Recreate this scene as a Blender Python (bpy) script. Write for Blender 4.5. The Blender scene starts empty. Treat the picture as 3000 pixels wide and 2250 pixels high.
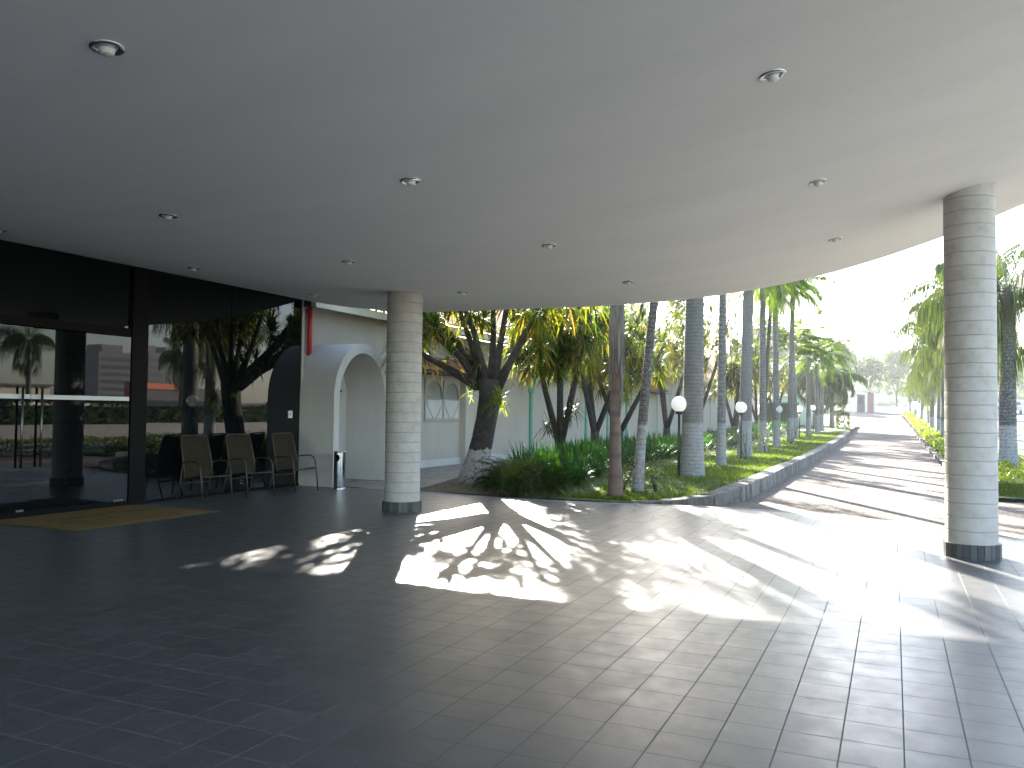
import bpy, bmesh, math, random
from math import sin, cos, pi, radians, sqrt, exp
from mathutils import Vector, Matrix, noise
random.seed(11)
S = bpy.context.scene
COL = S.collection
PI = pi
# ------------------------------------------------------------------ terrain
def T(y):
    return 0.0 if y < 30 else min(3.2, .00033*(y-30)**2)
def bedz(x, y):
    s = min(1, max(0, (y-15.4)/4)); return T(y) + .22*s*s*(3-2*s)
def ceil_z(x):
    d = x+5.8
    return 3.67 + (.0174*d*d if d > 0 else .0034*abs(d)**2.7)
EDGE = [(-12.1,15.3),(-10.5,15.25),(-8.8,15.1),(-7.8,14.92),(-6.7,14.85),(-5.8,14.88),(-4.9,14.98),(-4,15.15),(-3.2,15.28),(-2.4,15.3),(-1.6,15.22),(-.9,15.05),
        (-.2,14.75),(.5,14.35),(1.1,13.95),(1.7,13.45),(2.3,12.8),(2.8,12.1),(3.3,11.2),(3.7,10.2),(4.0,9.2)]
def edge_y(x):
    for (a, b), (c, d) in zip(EDGE, EDGE[1:]):
        if a <= x <= c: return b+(d-b)*(x-a)/(c-a)
    return EDGE[0][1] if x < EDGE[0][0] else EDGE[-1][1]
# ------------------------------------------------------------------ mesh builder
class MB:
    def __init__(s): s.v = []; s.f = []; s.m = []; s.sm = []
    def quad(s, a, b, c, d, m=0):
        i = len(s.v); s.v += [tuple(a), tuple(b), tuple(c), tuple(d)]; s.f.append((i, i+1, i+2, i+3)); s.m.append(m); s.sm.append(False)
    def poly(s, pts, m=0):
        i = len(s.v); s.v += [tuple(p) for p in pts]; s.f.append(tuple(range(i, i+len(pts)))); s.m.append(m); s.sm.append(False)
    def box(s, x0, x1, y0, y1, z0, z1, m=0, rz=0, c=None):
        P = [(x, y, z) for z in (z0, z1) for (x, y) in ((x0, y0), (x1, y0), (x1, y1), (x0, y1))]
        if rz:
            cx, cy = c or ((x0+x1)/2, (y0+y1)/2); ca, sa = cos(rz), sin(rz)
            P = [(cx+(x-cx)*ca-(y-cy)*sa, cy+(x-cx)*sa+(y-cy)*ca, z) for x, y, z in P]
        i = len(s.v); s.v += P
        for f in ((0,3,2,1),(4,5,6,7),(0,1,5,4),(1,2,6,5),(2,3,7,6),(3,0,4,7)):
            s.f.append(tuple(i+k for k in f)); s.m.append(m); s.sm.append(False)
    def tube(s, pts, rad, n=10, m=0, cap=True, smooth=True):
        pts = [Vector(p) for p in pts]
        if not hasattr(rad, '__len__'): rad = [rad]*len(pts)
        i0 = len(s.v); prev = None
        for k, p in enumerate(pts):
            t = (pts[min(k+1, len(pts)-1)]-pts[max(k-1, 0)]).normalized()
            if prev is None:
                a = Vector((1,0,0)) if abs(t.x) < .9 else Vector((0,1,0)); u = t.cross(a).normalized()
            else:
                u = (prev - t*prev.dot(t)).normalized()
            prev = u; w = t.cross(u)
            for j in range(n):
                an = 2*PI*j/n; s.v.append(tuple(p+(u*cos(an)+w*sin(an))*rad[k]))
        for k in range(len(pts)-1):
            for j in range(n):
                a = i0+k*n+j; b = i0+k*n+(j+1) % n
                s.f.append((a, b, b+n, a+n)); s.m.append(m); s.sm.append(smooth)
        if cap:
            s.f.append(tuple(i0+j for j in range(n-1, -1, -1))); s.m.append(m); s.sm.append(False)
            b = i0+(len(pts)-1)*n; s.f.append(tuple(b+j for j in range(n))); s.m.append(m); s.sm.append(False)
    def lathe(s, prof, n=32, m=0, c=(0,0,0)):
        i0 = len(s.v)
        for r, z in prof:
            for j in range(n):
                a = 2*PI*j/n; s.v.append((c[0]+r*cos(a), c[1]+r*sin(a), c[2]+z))
        for k in range(len(prof)-1):
            for j in range(n):
                a = i0+k*n+j; b = i0+k*n+(j+1) % n
                s.f.append((a, b, b+n, a+n)); s.m.append(m); s.sm.append(True)
    def build(s, name, mats, parent=None, loc=None, smooth=False):
        me = bpy.data.meshes.new(name); me.from_pydata(s.v, [], s.f)
        if not isinstance(mats, (list, tuple)): mats = [mats]
        for m in mats: me.materials.append(m)
        me.polygons.foreach_set('material_index', s.m)
        me.polygons.foreach_set('use_smooth', [bool(x) or smooth for x in s.sm])
        me.update()
        o = bpy.data.objects.new(name, me); COL.objects.link(o)
        if parent: o.parent = parent
        if loc: o.location = loc
        return o
def tag(o, label=None, cat=None, group=None, kind=None):
    if label: o['label'] = label
    if cat: o['category'] = cat
    if group: o['group'] = group
    if kind: o['kind'] = kind
    return o
def thing(name, label, cat, loc=(0,0,0), rz=0, group=None):
    o = bpy.data.objects.new(name, None); COL.objects.link(o); o.empty_display_size = .2
    o.location = loc; o.rotation_euler = (0,0,rz)
    return tag(o, label, cat, group)
def copy_tree(o, parent=None):
    c = o.copy(); COL.objects.link(c); c.parent = parent
    for ch in list(o.children): copy_tree(ch, c)
    return c
def bevel(o, w, seg=2):
    md = o.modifiers.new('b', 'BEVEL'); md.width = w; md.segments = seg; md.limit_method = 'ANGLE'
    return o
# ------------------------------------------------------------------ materials
def nmat(name):
    m = bpy.data.materials.new(name); m.use_nodes = True
    nt = m.node_tree; nt.nodes.clear()
    out = nt.nodes.new('ShaderNodeOutputMaterial')
    b = nt.nodes.new('ShaderNodeBsdfPrincipled'); nt.links.new(b.outputs[0], out.inputs[0])
    return m, nt, b, out
def N(nt, t, **kw):
    n = nt.nodes.new(t)
    for k, v in kw.items():
        if k in n.inputs: n.inputs[k].default_value = v
        else: setattr(n, k, v)
    return n
def L(nt, a, b): nt.links.new(a, b)
def ramp(nt, fac, stops, interp='LINEAR'):
    r = nt.nodes.new('ShaderNodeValToRGB'); e = r.color_ramp.elements; r.color_ramp.interpolation = interp
    while len(e) > 1: e.remove(e[0])
    for i, (p, c) in enumerate(stops):
        el = e[0] if i == 0 else e.new(p)
        el.position = p; el.color = (c[0], c[1], c[2], 1) if hasattr(c, '__len__') else (c, c, c, 1)
    L(nt, fac, r.inputs[0]); return r.outputs[0]
def mixc(nt, fac, a, b, mode='MIX'):
    m = nt.nodes.new('ShaderNodeMix'); m.data_type = 'RGBA'; m.blend_type = mode
    for sock, val in ((m.inputs[0], fac), (m.inputs[6], a), (m.inputs[7], b)):
        if hasattr(val, 'is_output'): L(nt, val, sock)
        else: sock.default_value = val if not hasattr(val, '__len__') else (val[0], val[1], val[2], 1)
    return m.outputs[2]
def noisef(nt, scale, detail=4, rough=.55, vec=None, coord='Object'):
    n = N(nt, 'ShaderNodeTexNoise', Scale=scale, Detail=detail, Roughness=rough)
    if vec is None: vec = nt.nodes.new('ShaderNodeTexCoord').outputs[coord]
    L(nt, vec, n.inputs['Vector']); return n.outputs['Fac']
def bump(nt, b, h, strength=.3, dist=.01):
    n = N(nt, 'ShaderNodeBump', Strength=strength, Distance=dist); L(nt, h, n.inputs['Height']); L(nt, n.outputs[0], b.inputs['Normal'])
def mat(name, c, rough=.6, metal=0, var=.12, scale=6, spec=.5, bmp=0, bscale=40):
    m, nt, b, o = nmat(name)
    f = noisef(nt, scale)
    lo = tuple(x*(1-var) for x in c); hi = tuple(min(1, x*(1+var)) for x in c)
    L(nt, ramp(nt, f, [(.3, lo), (.7, hi)]), b.inputs['Base Color'])
    b.inputs['Roughness'].default_value = rough; b.inputs['Metallic'].default_value = metal
    b.inputs['Specular IOR Level'].default_value = spec
    if bmp: bump(nt, b, noisef(nt, bscale, 6), bmp)
    return m
M = {}
# tiled floor
m, nt, b, o = nmat('floor_tile'); M['tile'] = m
tc = nt.nodes.new('ShaderNodeTexCoord'); mp = N(nt, 'ShaderNodeMapping'); mp.inputs['Location'].default_value = (1.132+.29364*50, -4.443+.30399*50, 0)
L(nt, tc.outputs['Object'], mp.inputs[0])
br = N(nt, 'ShaderNodeTexBrick', Scale=1.0, **{'Mortar Size': .0044, 'Mortar Smooth': .25, 'Brick Width': .29364, 'Row Height': .30399})
br.offset = 0; br.squash = 1; L(nt, mp.outputs[0], br.inputs['Vector'])
br.inputs['Color1'].default_value = (.062, .065, .072, 1); br.inputs['Color2'].default_value = (.098, .099, .104, 1); br.inputs['Mortar'].default_value = (.20, .185, .175, 1)
dirt = noisef(nt, 1.3, 6, .65, tc.outputs['Object'])
c1 = mixc(nt, ramp(nt, dirt, [(.35, 0), (.75, .5)]), br.outputs['Color'], (.085, .085, .086))
fine = noisef(nt, 60, 4, .6, tc.outputs['Object'])
c2 = mixc(nt, .35, c1, ramp(nt, fine, [(.3, .05), (.7, .095)]))
L(nt, mixc(nt, br.outputs['Fac'], c2, (.118, .112, .106)), b.inputs['Base Color'])
# mortar: rough; tile: satin
rr = ramp(nt, noisef(nt, 5, 5, .6, tc.outputs['Object']), [(.3, .31), (.75, .42)])
mr = mixc(nt, br.outputs['Fac'], rr, (.95, .95, .95)); L(nt, mr, b.inputs['Roughness'])
b.inputs['Specular IOR Level'].default_value = .52
inv = N(nt, 'ShaderNodeMath', operation='SUBTRACT'); inv.inputs[0].default_value = 1; L(nt, br.outputs['Fac'], inv.inputs[1])
ad = N(nt, 'ShaderNodeMath', operation='MULTIPLY_ADD'); L(nt, noisef(nt, 9, 3, .5, tc.outputs['Object']), ad.inputs[0]); ad.inputs[1].default_value = .35; L(nt, inv.outputs[0], ad.inputs[2])
# ceiling paint
m, nt, b, o = nmat('ceiling_paint'); M['ceil'] = m
tc = nt.nodes.new('ShaderNodeTexCoord'); mp = N(nt, 'ShaderNodeMapping'); mp.inputs['Scale'].default_value = (.35, 1.2, 1); L(nt, tc.outputs['Object'], mp.inputs[0])
st = noisef(nt, 1.1, 5, .6, mp.outputs[0])
fn = noisef(nt, 14, 5, .6, tc.outputs['Object'])
L(nt, mixc(nt, .5, ramp(nt, st, [(.3, (.81,.80,.77)), (.7, (.93,.91,.86))]), ramp(nt, fn, [(.3, (.88,.865,.83)), (.7, (.92,.905,.87))])), b.inputs['Base Color'])
b.inputs['Roughness'].default_value = .75; bump(nt, b, fn, .15, .01)
def plaster(name, c, stain=.25):
    m, nt, b, o = nmat(name); tc = nt.nodes.new('ShaderNodeTexCoord')
    mp = N(nt, 'ShaderNodeMapping'); mp.inputs['Scale'].default_value = (1, 1, .25); L(nt, tc.outputs['Object'], mp.inputs[0])
    f = noisef(nt, 1.6, 7, .65, mp.outputs[0]); g = noisef(nt, 70, 4, .6, tc.outputs['Object'])
    d = tuple(x*(1-stain) for x in c)
    c1 = ramp(nt, f, [(.32, d), (.62, c)])
    L(nt, c1, b.inputs['Base Color']); b.inputs['Roughness'].default_value = .85
    bump(nt, b, g, .25, .006); return m
M['cream'] = plaster('cream_plaster', (.45,.405,.34), .12)
M['white'] = plaster('white_plaster', (.57,.555,.525), .12)
M['fascia'] = plaster('fascia_paint', (.55,.50,.37), .15)
# column render with thin courses
m, nt, b, o = nmat('column_stone'); M['col'] = m
tc = nt.nodes.new('ShaderNodeTexCoord'); sx = nt.nodes.new('ShaderNodeSeparateXYZ'); L(nt, tc.outputs['Object'], sx.inputs[0])
md = N(nt, 'ShaderNodeMath', operation='ADD'); L(nt, sx.outputs[2], md.inputs[0])
nw = N(nt, 'ShaderNodeMath', operation='MULTIPLY'); L(nt, noisef(nt, 3.5, 3, .5, tc.outputs['Object']), nw.inputs[0]); nw.inputs[1].default_value = .03; L(nt, nw.outputs[0], md.inputs[1])
fr = N(nt, 'ShaderNodeMath', operation='PINGPONG'); L(nt, md.outputs[0], fr.inputs[0]); fr.inputs[1].default_value = .0835
line = ramp(nt, fr.outputs[0], [(0, 1), (.0045, 1), (.010, 0)])
f = noisef(nt, 5, 6, .62, tc.outputs['Object'])
base = ramp(nt, f, [(.28, (.35,.32,.285)), (.45, (.43,.40,.36)), (.7, (.50,.47,.43))])
sp = N(nt, 'ShaderNodeTexNoise', Scale=2.3, Detail=5, Roughness=.7); L(nt, tc.outputs['Object'], sp.inputs['Vector'])
base = mixc(nt, ramp(nt, sp.outputs['Fac'], [(.6, 0), (.72, .55)]), base, (.27,.26,.25))
L(nt, mixc(nt, mixc(nt, ramp(nt, noisef(nt, 2.5, 3, .6), [(.35,.35),(.65,1)]), (0,0,0), line), base, (.28,.26,.235)), b.inputs['Base Color']); b.inputs['Roughness'].default_value = .7
iv = N(nt, 'ShaderNodeMath', operation='SUBTRACT'); iv.inputs[0].default_value = 1; L(nt, line, iv.inputs[1]); bump(nt, b, iv.outputs[0], .6, .006)
# plinth of small upright tiles (one per island drawn by geometry)
def island(name, cols, rough=.5, trans=0, spec=.08):
    m, nt, b, o = nmat(name)
    g = nt.nodes.new('ShaderNodeNewGeometry')
    n = len(cols); stops = [((i+.5)/n if n > 1 else 0, c) for i, c in enumerate(cols)]
    c = ramp(nt, g.outputs['Random Per Island'], stops)
    c = mixc(nt, .35, c, ramp(nt, noisef(nt, 2.2, 3), [(.3, .55), (.7, 1.25)]), 'MULTIPLY')
    L(nt, c, b.inputs['Base Color']); b.inputs['Roughness'].default_value = rough; b.inputs['Specular IOR Level'].default_value = spec
    if trans:
        t = nt.nodes.new('ShaderNodeBsdfTranslucent'); mx = nt.nodes.new('ShaderNodeMixShader'); mx.inputs[0].default_value = trans
        hs = N(nt, 'ShaderNodeHueSaturation', Hue=.5, Saturation=1.0, Value=1.5); L(nt, c, hs.inputs['Color']); L(nt, mixc(nt, 1.0, hs.outputs[0], (1,1,.35), 'MULTIPLY'), t.inputs[0])
        L(nt, b.outputs[0], mx.inputs[1]); L(nt, t.outputs[0], mx.inputs[2]); L(nt, mx.outputs[0], o.inputs[0])
    return m
M['plinth'] = island('plinth_tile', [(.07,.07,.07),(.10,.10,.10),(.13,.125,.12)], .35)
G1 = (.045,.085,.014); G2 = (.085,.135,.018); G3 = (.03,.06,.012); YL = (.20,.18,.02); BR = (.17,.10,.035)
M['yucca'] = island('yucca_leaf', [G3, G3, G1, G1, G2, (.10,.16,.02), (.15,.19,.02), (.19,.20,.02)], .38, .48)
M['lime'] = island('lime_leaf', [(.16,.22,.03),(.22,.28,.04),(.26,.29,.05)], .45, .5)
M['dead'] = island('dry_leaf', [(.12,.08,.03), (.17,.12,.03), (.20,.16,.03), YL, YL], .6, .4)
M['palm'] = island('palm_leaflet', [G1, G2, G1, (.10,.15,.02)], .35, .38)
M['palmdark'] = island('palm_leaflet_dark', [(.025,.045,.015), (.035,.06,.018), (.05,.08,.02)], .35, .25)
M['queen'] = island('queen_palm_leaflet', [(.03,.05,.015), G1, (.06,.085,.025), (.10,.11,.03), (.05,.07,.02)], .4, .33)
M['strap'] = island('strap_leaf', [(.025,.08,.018),(.035,.11,.02),(.05,.14,.025),(.03,.07,.02)], .4, .3)
M['fern'] = island('fern_leaf', [(.016,.03,.007),(.022,.04,.009),(.03,.048,.01)], .7, .15, 0)
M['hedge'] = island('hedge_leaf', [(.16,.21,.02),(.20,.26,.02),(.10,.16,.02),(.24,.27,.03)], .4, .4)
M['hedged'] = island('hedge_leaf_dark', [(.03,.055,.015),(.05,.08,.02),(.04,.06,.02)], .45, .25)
M['tree'] = island('broad_leaf', [(.05,.08,.03),(.07,.10,.035),(.10,.13,.05)], .45, .35)
M['blade'] = island('grass_blade', [(.05,.10,.012),(.08,.15,.015),(.11,.17,.02),(.12,.12,.03)], .45, .4)
def trunkmat(name, c, c2, ring=.07, wash=None, blotch=0):
    m, nt, b, o = nmat(name); tc = nt.nodes.new('ShaderNodeTexCoord'); sx = nt.nodes.new('ShaderNodeSeparateXYZ'); L(nt, tc.outputs['Object'], sx.inputs[0])
    z = N(nt, 'ShaderNodeMath', operation='MULTIPLY_ADD'); L(nt, noisef(nt, 3, 3, .5, tc.outputs['Object']), z.inputs[0]); z.inputs[1].default_value = .05; L(nt, sx.outputs[2], z.inputs[2])
    pp = N(nt, 'ShaderNodeMath', operation='PINGPONG'); L(nt, z.outputs[0], pp.inputs[0]); pp.inputs[1].default_value = ring/2
    ln = ramp(nt, pp.outputs[0], [(0, .5), (ring*.06, .4), (ring*.2, 0)])
    f = noisef(nt, 9, 6, .65, tc.outputs['Object'])
    col = ramp(nt, f, [(.3, c2), (.65, c)])
    if blotch:
        v = N(nt, 'ShaderNodeTexNoise', Scale=22, Detail=5, Roughness=.75); L(nt, tc.outputs['Object'], v.inputs['Vector'])
        col = mixc(nt, ramp(nt, v.outputs['Fac'], [(.52, 0), (.58, 1)]), col, (.22,.22,.20))
    col = mixc(nt, ln, col, tuple(x*.55 for x in c2))
    if wash:
        zz = N(nt, 'ShaderNodeMath', operation='MULTIPLY_ADD'); L(nt, noisef(nt, 6, 3, .5, tc.outputs['Object']), zz.inputs[0]); zz.inputs[1].default_value = wash[1]; L(nt, sx.outputs[2], zz.inputs[2])
        lt = N(nt, 'ShaderNodeMath', operation='LESS_THAN'); L(nt, zz.outputs[0], lt.inputs[0]); lt.inputs[1].default_value = wash[0]; w = lt.outputs[0]
        g = noisef(nt, 14, 6, .7, tc.outputs['Object'])
        wc = ramp(nt, g, [(.36, wash[3]), (.5, wash[2]), (.7, tuple(min(1, x*1.1) for x in wash[2]))])
        wc = mixc(nt, ln, wc, tuple(x*.6 for x in wash[2]))
        col = mixc(nt, w, col, wc)
    L(nt, col, b.inputs['Base Color']); b.inputs['Roughness'].default_value = .85
    s = N(nt, 'ShaderNodeMath', operation='SUBTRACT'); L(nt, f, s.inputs[0]); L(nt, ln, s.inputs[1]); bump(nt, b, s.outputs[0], .7, .02)
    return m
W_ = (.27,.26,.245)
M['tr_royal'] = trunkmat('royal_trunk', (.17,.16,.145), (.12,.112,.10), .085, (1.3, .04, W_, (.19,.185,.175)))
M['tr_thin'] = trunkmat('slim_palm_trunk', (.14,.13,.115), (.08,.073,.062), .12, (1.25, .04, W_, (.18,.17,.16)), 1)
M['tr_lichen'] = trunkmat('lichen_trunk', (.10,.09,.08), (.05,.045,.04), .1, (1.45, .1, (.30,.29,.28), (.14,.135,.125)), 1)
M['tr_brown'] = trunkmat('brown_ringed_trunk', (.19,.13,.10), (.115,.08,.062), .42)
M['tr_big'] = trunkmat('rough_dark_bark', (.045,.038,.03), (.016,.013,.011), .05, (.95, .25, (.33,.32,.30), (.055,.05,.045)))
M['tr_yucca'] = trunkmat('yucca_bark', (.07,.058,.045), (.025,.021,.017), .07)
M['shaft'] = mat('crown_shaft', (.20,.24,.12), .45, var=.2)
m, nt, b, o = nmat('dry_sheath'); M['sheath'] = m
tc = nt.nodes.new('ShaderNodeTexCoord'); mp = N(nt, 'ShaderNodeMapping'); mp.inputs['Scale'].default_value = (1, 1, .07); L(nt, tc.outputs['Object'], mp.inputs[0])
L(nt, ramp(nt, noisef(nt, 22, 5, .7, mp.outputs[0]), [(.35, (.045,.04,.036)), (.5, (.13,.115,.10)), (.65, (.24,.22,.20))]), b.inputs['Base Color']); b.inputs['Roughness'].default_value = .8
bump(nt, b, noisef(nt, 22, 5, .7, mp.outputs[0]), .7, .03)
M['black'] = mat('black_metal', (.015,.015,.016), .4)
M['frame'] = mat('black_frame', (.004,.004,.004), .5, spec=.12)
M['chrome'] = mat('polished_steel', (.62,.62,.62), .14, 1, var=.04)
M['chromer'] = mat('brushed_ring', (.55,.55,.55), .25, 1, var=.05)
M['steel'] = mat('dull_steel', (.16,.16,.165), .4, 1, var=.1)
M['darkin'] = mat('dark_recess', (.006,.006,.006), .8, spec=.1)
M['bulb'] = mat('frosted_bulb', (.72,.72,.68), .4, var=.03)
M['red'] = mat('red_paint', (.50,.02,.02), .4, var=.1)
M['green'] = mat('green_paint', (.07,.30,.19), .55, var=.15)
M['palegreen'] = mat('pale_green_paint', (.36,.43,.36), .6, var=.1)
M['soffit'] = mat('dark_soffit_wood', (.05,.042,.033), .7)
M['chairm'] = mat('chair_metal', (.06,.05,.035), .38, .3, var=.1)
M['sling'] = mat('chair_sling', (.04,.032,.021), .9, spec=.05, var=.18, scale=9, bmp=.3, bscale=350)
M['whitepl'] = mat('white_plastic', (.75,.75,.74), .4, var=.02)
M['asphalt'] = mat('asphalt', (.17,.17,.175), .9, var=.15, scale=3, bmp=.3)
M['walk'] = mat('far_pavement', (.27,.25,.23), .9, var=.12, scale=2)
M['soil'] = mat('soil_and_litter', (.09,.065,.045), .95, var=.4, scale=9, bmp=.8, bscale=50)
M['bldg'] = mat('cream_render', (.55,.50,.38), .85, var=.1, scale=.6)
M['tower'] = mat('tower_concrete', (.11,.10,.105), .8, var=.1, scale=.3)
M['winb'] = mat('dark_window', (.03,.035,.045), .2)
M['redb'] = mat('red_facade', (.42,.05,.035), .6)
M['orange'] = mat('orange_panel', (.60,.13,.04), .6)
M['banner'] = mat('white_banner', (.75,.75,.74), .6, var=.03)
M['hillm'] = mat('hill_green', (.05,.075,.035), .95, var=.4, scale=.08)
M['brick'] = mat('brown_brick', (.25,.13,.09), .85, var=.25, scale=9)
M['carwhite'] = mat('car_paint_white', (.70,.70,.70), .25, var=.02); M['carsil'] = mat('car_paint_silver', (.40,.42,.45), .25, .5, var=.02)
M['tyre'] = mat('tyre', (.02,.02,.02), .8)
m, nt, b, o = nmat('tinted_glass'); M['glass'] = m
b.inputs['Base Color'].default_value = (.004,.005,.006,1); b.inputs['Roughness'].default_value = .012; b.inputs['IOR'].default_value = 1.47
bump(nt, b, noisef(nt, .8, 1, .4), .012, .05)
m, nt, b, o = nmat('opal_glass'); M['opal'] = m
L(nt, ramp(nt, noisef(nt, 5, 4), [(.3, (.82,.82,.80)), (.7, (.90,.90,.88))]), b.inputs['Base Color']); b.inputs['Roughness'].default_value = .3
t = nt.nodes.new('ShaderNodeBsdfTranslucent'); t.inputs[0].default_value = (.95,.95,.92,1); mx = nt.nodes.new('ShaderNodeMixShader'); mx.inputs[0].default_value = .5
L(nt, b.outputs[0], mx.inputs[1]); L(nt, t.outputs[0], mx.inputs[2]); L(nt, mx.outputs[0], o.inputs[0])
# paving blocks of the drive
m, nt, b, o = nmat('block_paving'); M['paving'] = m
tc = nt.nodes.new('ShaderNodeTexCoord')
br = N(nt, 'ShaderNodeTexBrick', Scale=1.0, **{'Mortar Size': .016, 'Mortar Smooth': .4, 'Brick Width': .24, 'Row Height': .15})
L(nt, tc.outputs['Object'], br.inputs['Vector'])
br.inputs['Color1'].default_value = (.08,.066,.056,1); br.inputs['Color2'].default_value = (.20,.168,.14,1); br.inputs['Mortar'].default_value = (.06,.052,.045,1)
f = noisef(nt, .5, 6, .65, tc.outputs['Object']); g = noisef(nt, 25, 4, .6, tc.outputs['Object'])
c = mixc(nt, ramp(nt, f, [(.35, 0), (.7, .6)]), br.outputs['Color'], (.17,.15,.13)); c = mixc(nt, .5, c, ramp(nt, noisef(nt, 11, 6, .75, tc.outputs['Object']), [(.35, (.06,.05,.043)), (.65, (.24,.21,.18))]))
c = mixc(nt, 1.0, c, (1.22,1.22,1.24), 'MULTIPLY')
L(nt, c, b.inputs['Base Color']); b.inputs['Roughness'].default_value = .95; b.inputs['Specular IOR Level'].default_value = .1
s = N(nt, 'ShaderNodeMath', operation='SUBTRACT'); L(nt, g, s.inputs[0]); L(nt, br.outputs['Fac'], s.inputs[1]); bump(nt, b, s.outputs[0], 1.0, .03)
# crazy stone path
m, nt, b, o = nmat('stone_path'); M['stone'] = m
tc = nt.nodes.new('ShaderNodeTexCoord'); v = N(nt, 'ShaderNodeTexVoronoi', Scale=2.6); v.feature = 'DISTANCE_TO_EDGE'; L(nt, tc.outputs['Object'], v.inputs['Vector'])
v2 = N(nt, 'ShaderNodeTexVoronoi', Scale=2.6); L(nt, tc.outputs['Object'], v2.inputs['Vector'])
cc = mixc(nt, .5, ramp(nt, noisef(nt, 12, 5, .6, tc.outputs['Object']), [(.3, (.17,.14,.11)), (.7, (.30,.26,.21))]), ramp(nt, v2.outputs['Color'], [(.2, (.16,.13,.11)), (.8, (.30,.26,.22))]))
L(nt, mixc(nt, ramp(nt, v.outputs['Distance'], [(0, 1), (.04, 0)]), cc, (.08,.07,.055)), b.inputs['Base Color']); b.inputs['Roughness'].default_value = .85
# kerb stone, stained
m, nt, b, o = nmat('kerb_stone'); M['kerb'] = m
tc = nt.nodes.new('ShaderNodeTexCoord')
mp = N(nt, 'ShaderNodeMapping'); mp.inputs['Scale'].default_value = (1, 1, .5); L(nt, tc.outputs['Object'], mp.inputs[0])
f = noisef(nt, 3.2, 8, .78, mp.outputs[0]); c = ramp(nt, f, [(.38, (.03,.028,.024)), (.47, (.11,.10,.088)), (.62, (.21,.195,.17))])
L(nt, c, b.inputs['Base Color']); b.inputs['Roughness'].default_value = .9; bump(nt, b, noisef(nt, 30, 6, .65, tc.outputs['Object']), .9, .02)
# lawn / bed ground
m, nt, b, o = nmat('lawn'); M['lawn'] = m
tc = nt.nodes.new('ShaderNodeTexCoord'); sx = nt.nodes.new('ShaderNodeSeparateXYZ'); L(nt, tc.outputs['Object'], sx.inputs[0])
a = N(nt, 'ShaderNodeMath', operation='MULTIPLY_ADD'); L(nt, noisef(nt, 1.2, 5, .65, tc.outputs['Object']), a.inputs[0]); a.inputs[1].default_value = 3.0; L(nt, sx.outputs[0], a.inputs[2])
mr_ = N(nt, 'ShaderNodeMapRange'); mr_.inputs[1].default_value = -6.0; mr_.inputs[2].default_value = -4.2; L(nt, a.outputs[0], mr_.inputs[0])
gr = ramp(nt, noisef(nt, 16, 5, .7, tc.outputs['Object']), [(.3, (.035,.06,.012)), (.55, (.065,.11,.016)), (.75, (.10,.13,.02))])
so = ramp(nt, noisef(nt, 20, 5, .7, tc.outputs['Object']), [(.3, (.05,.035,.022)), (.7, (.13,.10,.065))])
L(nt, mixc(nt, mr_.outputs[0], so, gr), b.inputs['Base Color']); b.inputs['Roughness'].default_value = .95; bump(nt, b, noisef(nt, 60, 5, .7, tc.outputs['Object']), 1, .03)
# terracotta
m, nt, b, o = nmat('terracotta'); M['terra'] = m
L(nt, mixc(nt, .5, ramp(nt, noisef(nt, 3, 6, .7), [(.3, (.28,.09,.04)), (.7, (.45,.18,.08))]), ramp(nt, noisef(nt, 25, 4, .6), [(.35, (.12,.07,.05)), (.6, (.46,.19,.09))])), b.inputs['Base Color']); b.inputs['Roughness'].default_value = .85
# entrance mat
m, nt, b, o = nmat('coir_mat'); M['mat'] = m
L(nt, mixc(nt, .5, ramp(nt, noisef(nt, 2.2, 4, .6), [(.35, (.19,.085,.008)), (.65, (.21,.135,.014))]), ramp(nt, noisef(nt, 160, 4, .7), [(.3, (.10,.058,.008)), (.7, (.24,.145,.02))])), b.inputs['Base Color']); b.inputs['Roughness'].default_value = .95
bump(nt, b, noisef(nt, 300, 3), .8, .006)
M['matrim'] = mat('mat_rubber', (.05,.048,.02), .8); M['matink'] = mat('mat_dark_print', (.055,.06,.025), .95); M['matred'] = mat('mat_red_print', (.30,.05,.02), .95)

# =================================================================== SETTING
# terrain to the horizon
mb = MB()
ys = [-300,-100,-40,-15,0,10,15,20,25,30,35,40,45,50,55,60,65,70,75,80,90,100,110,125,150,200,300,600,1500]
xs = [-1500,-600,-200,-80,-30,-13.2,-8,-3,0,1.75,3,4.9,10,17,30,60,120,300,700,1500]
for i in range(len(xs)-1):
    for j in range(len(ys)-1):
        mb.quad(*[(x, y, T(y)-.06) for x, y in ((xs[i],ys[j]),(xs[i+1],ys[j]),(xs[i+1],ys[j+1]),(xs[i],ys[j+1]))])
mb.build('ground', M['soil'])['kind'] = 'structure'
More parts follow.
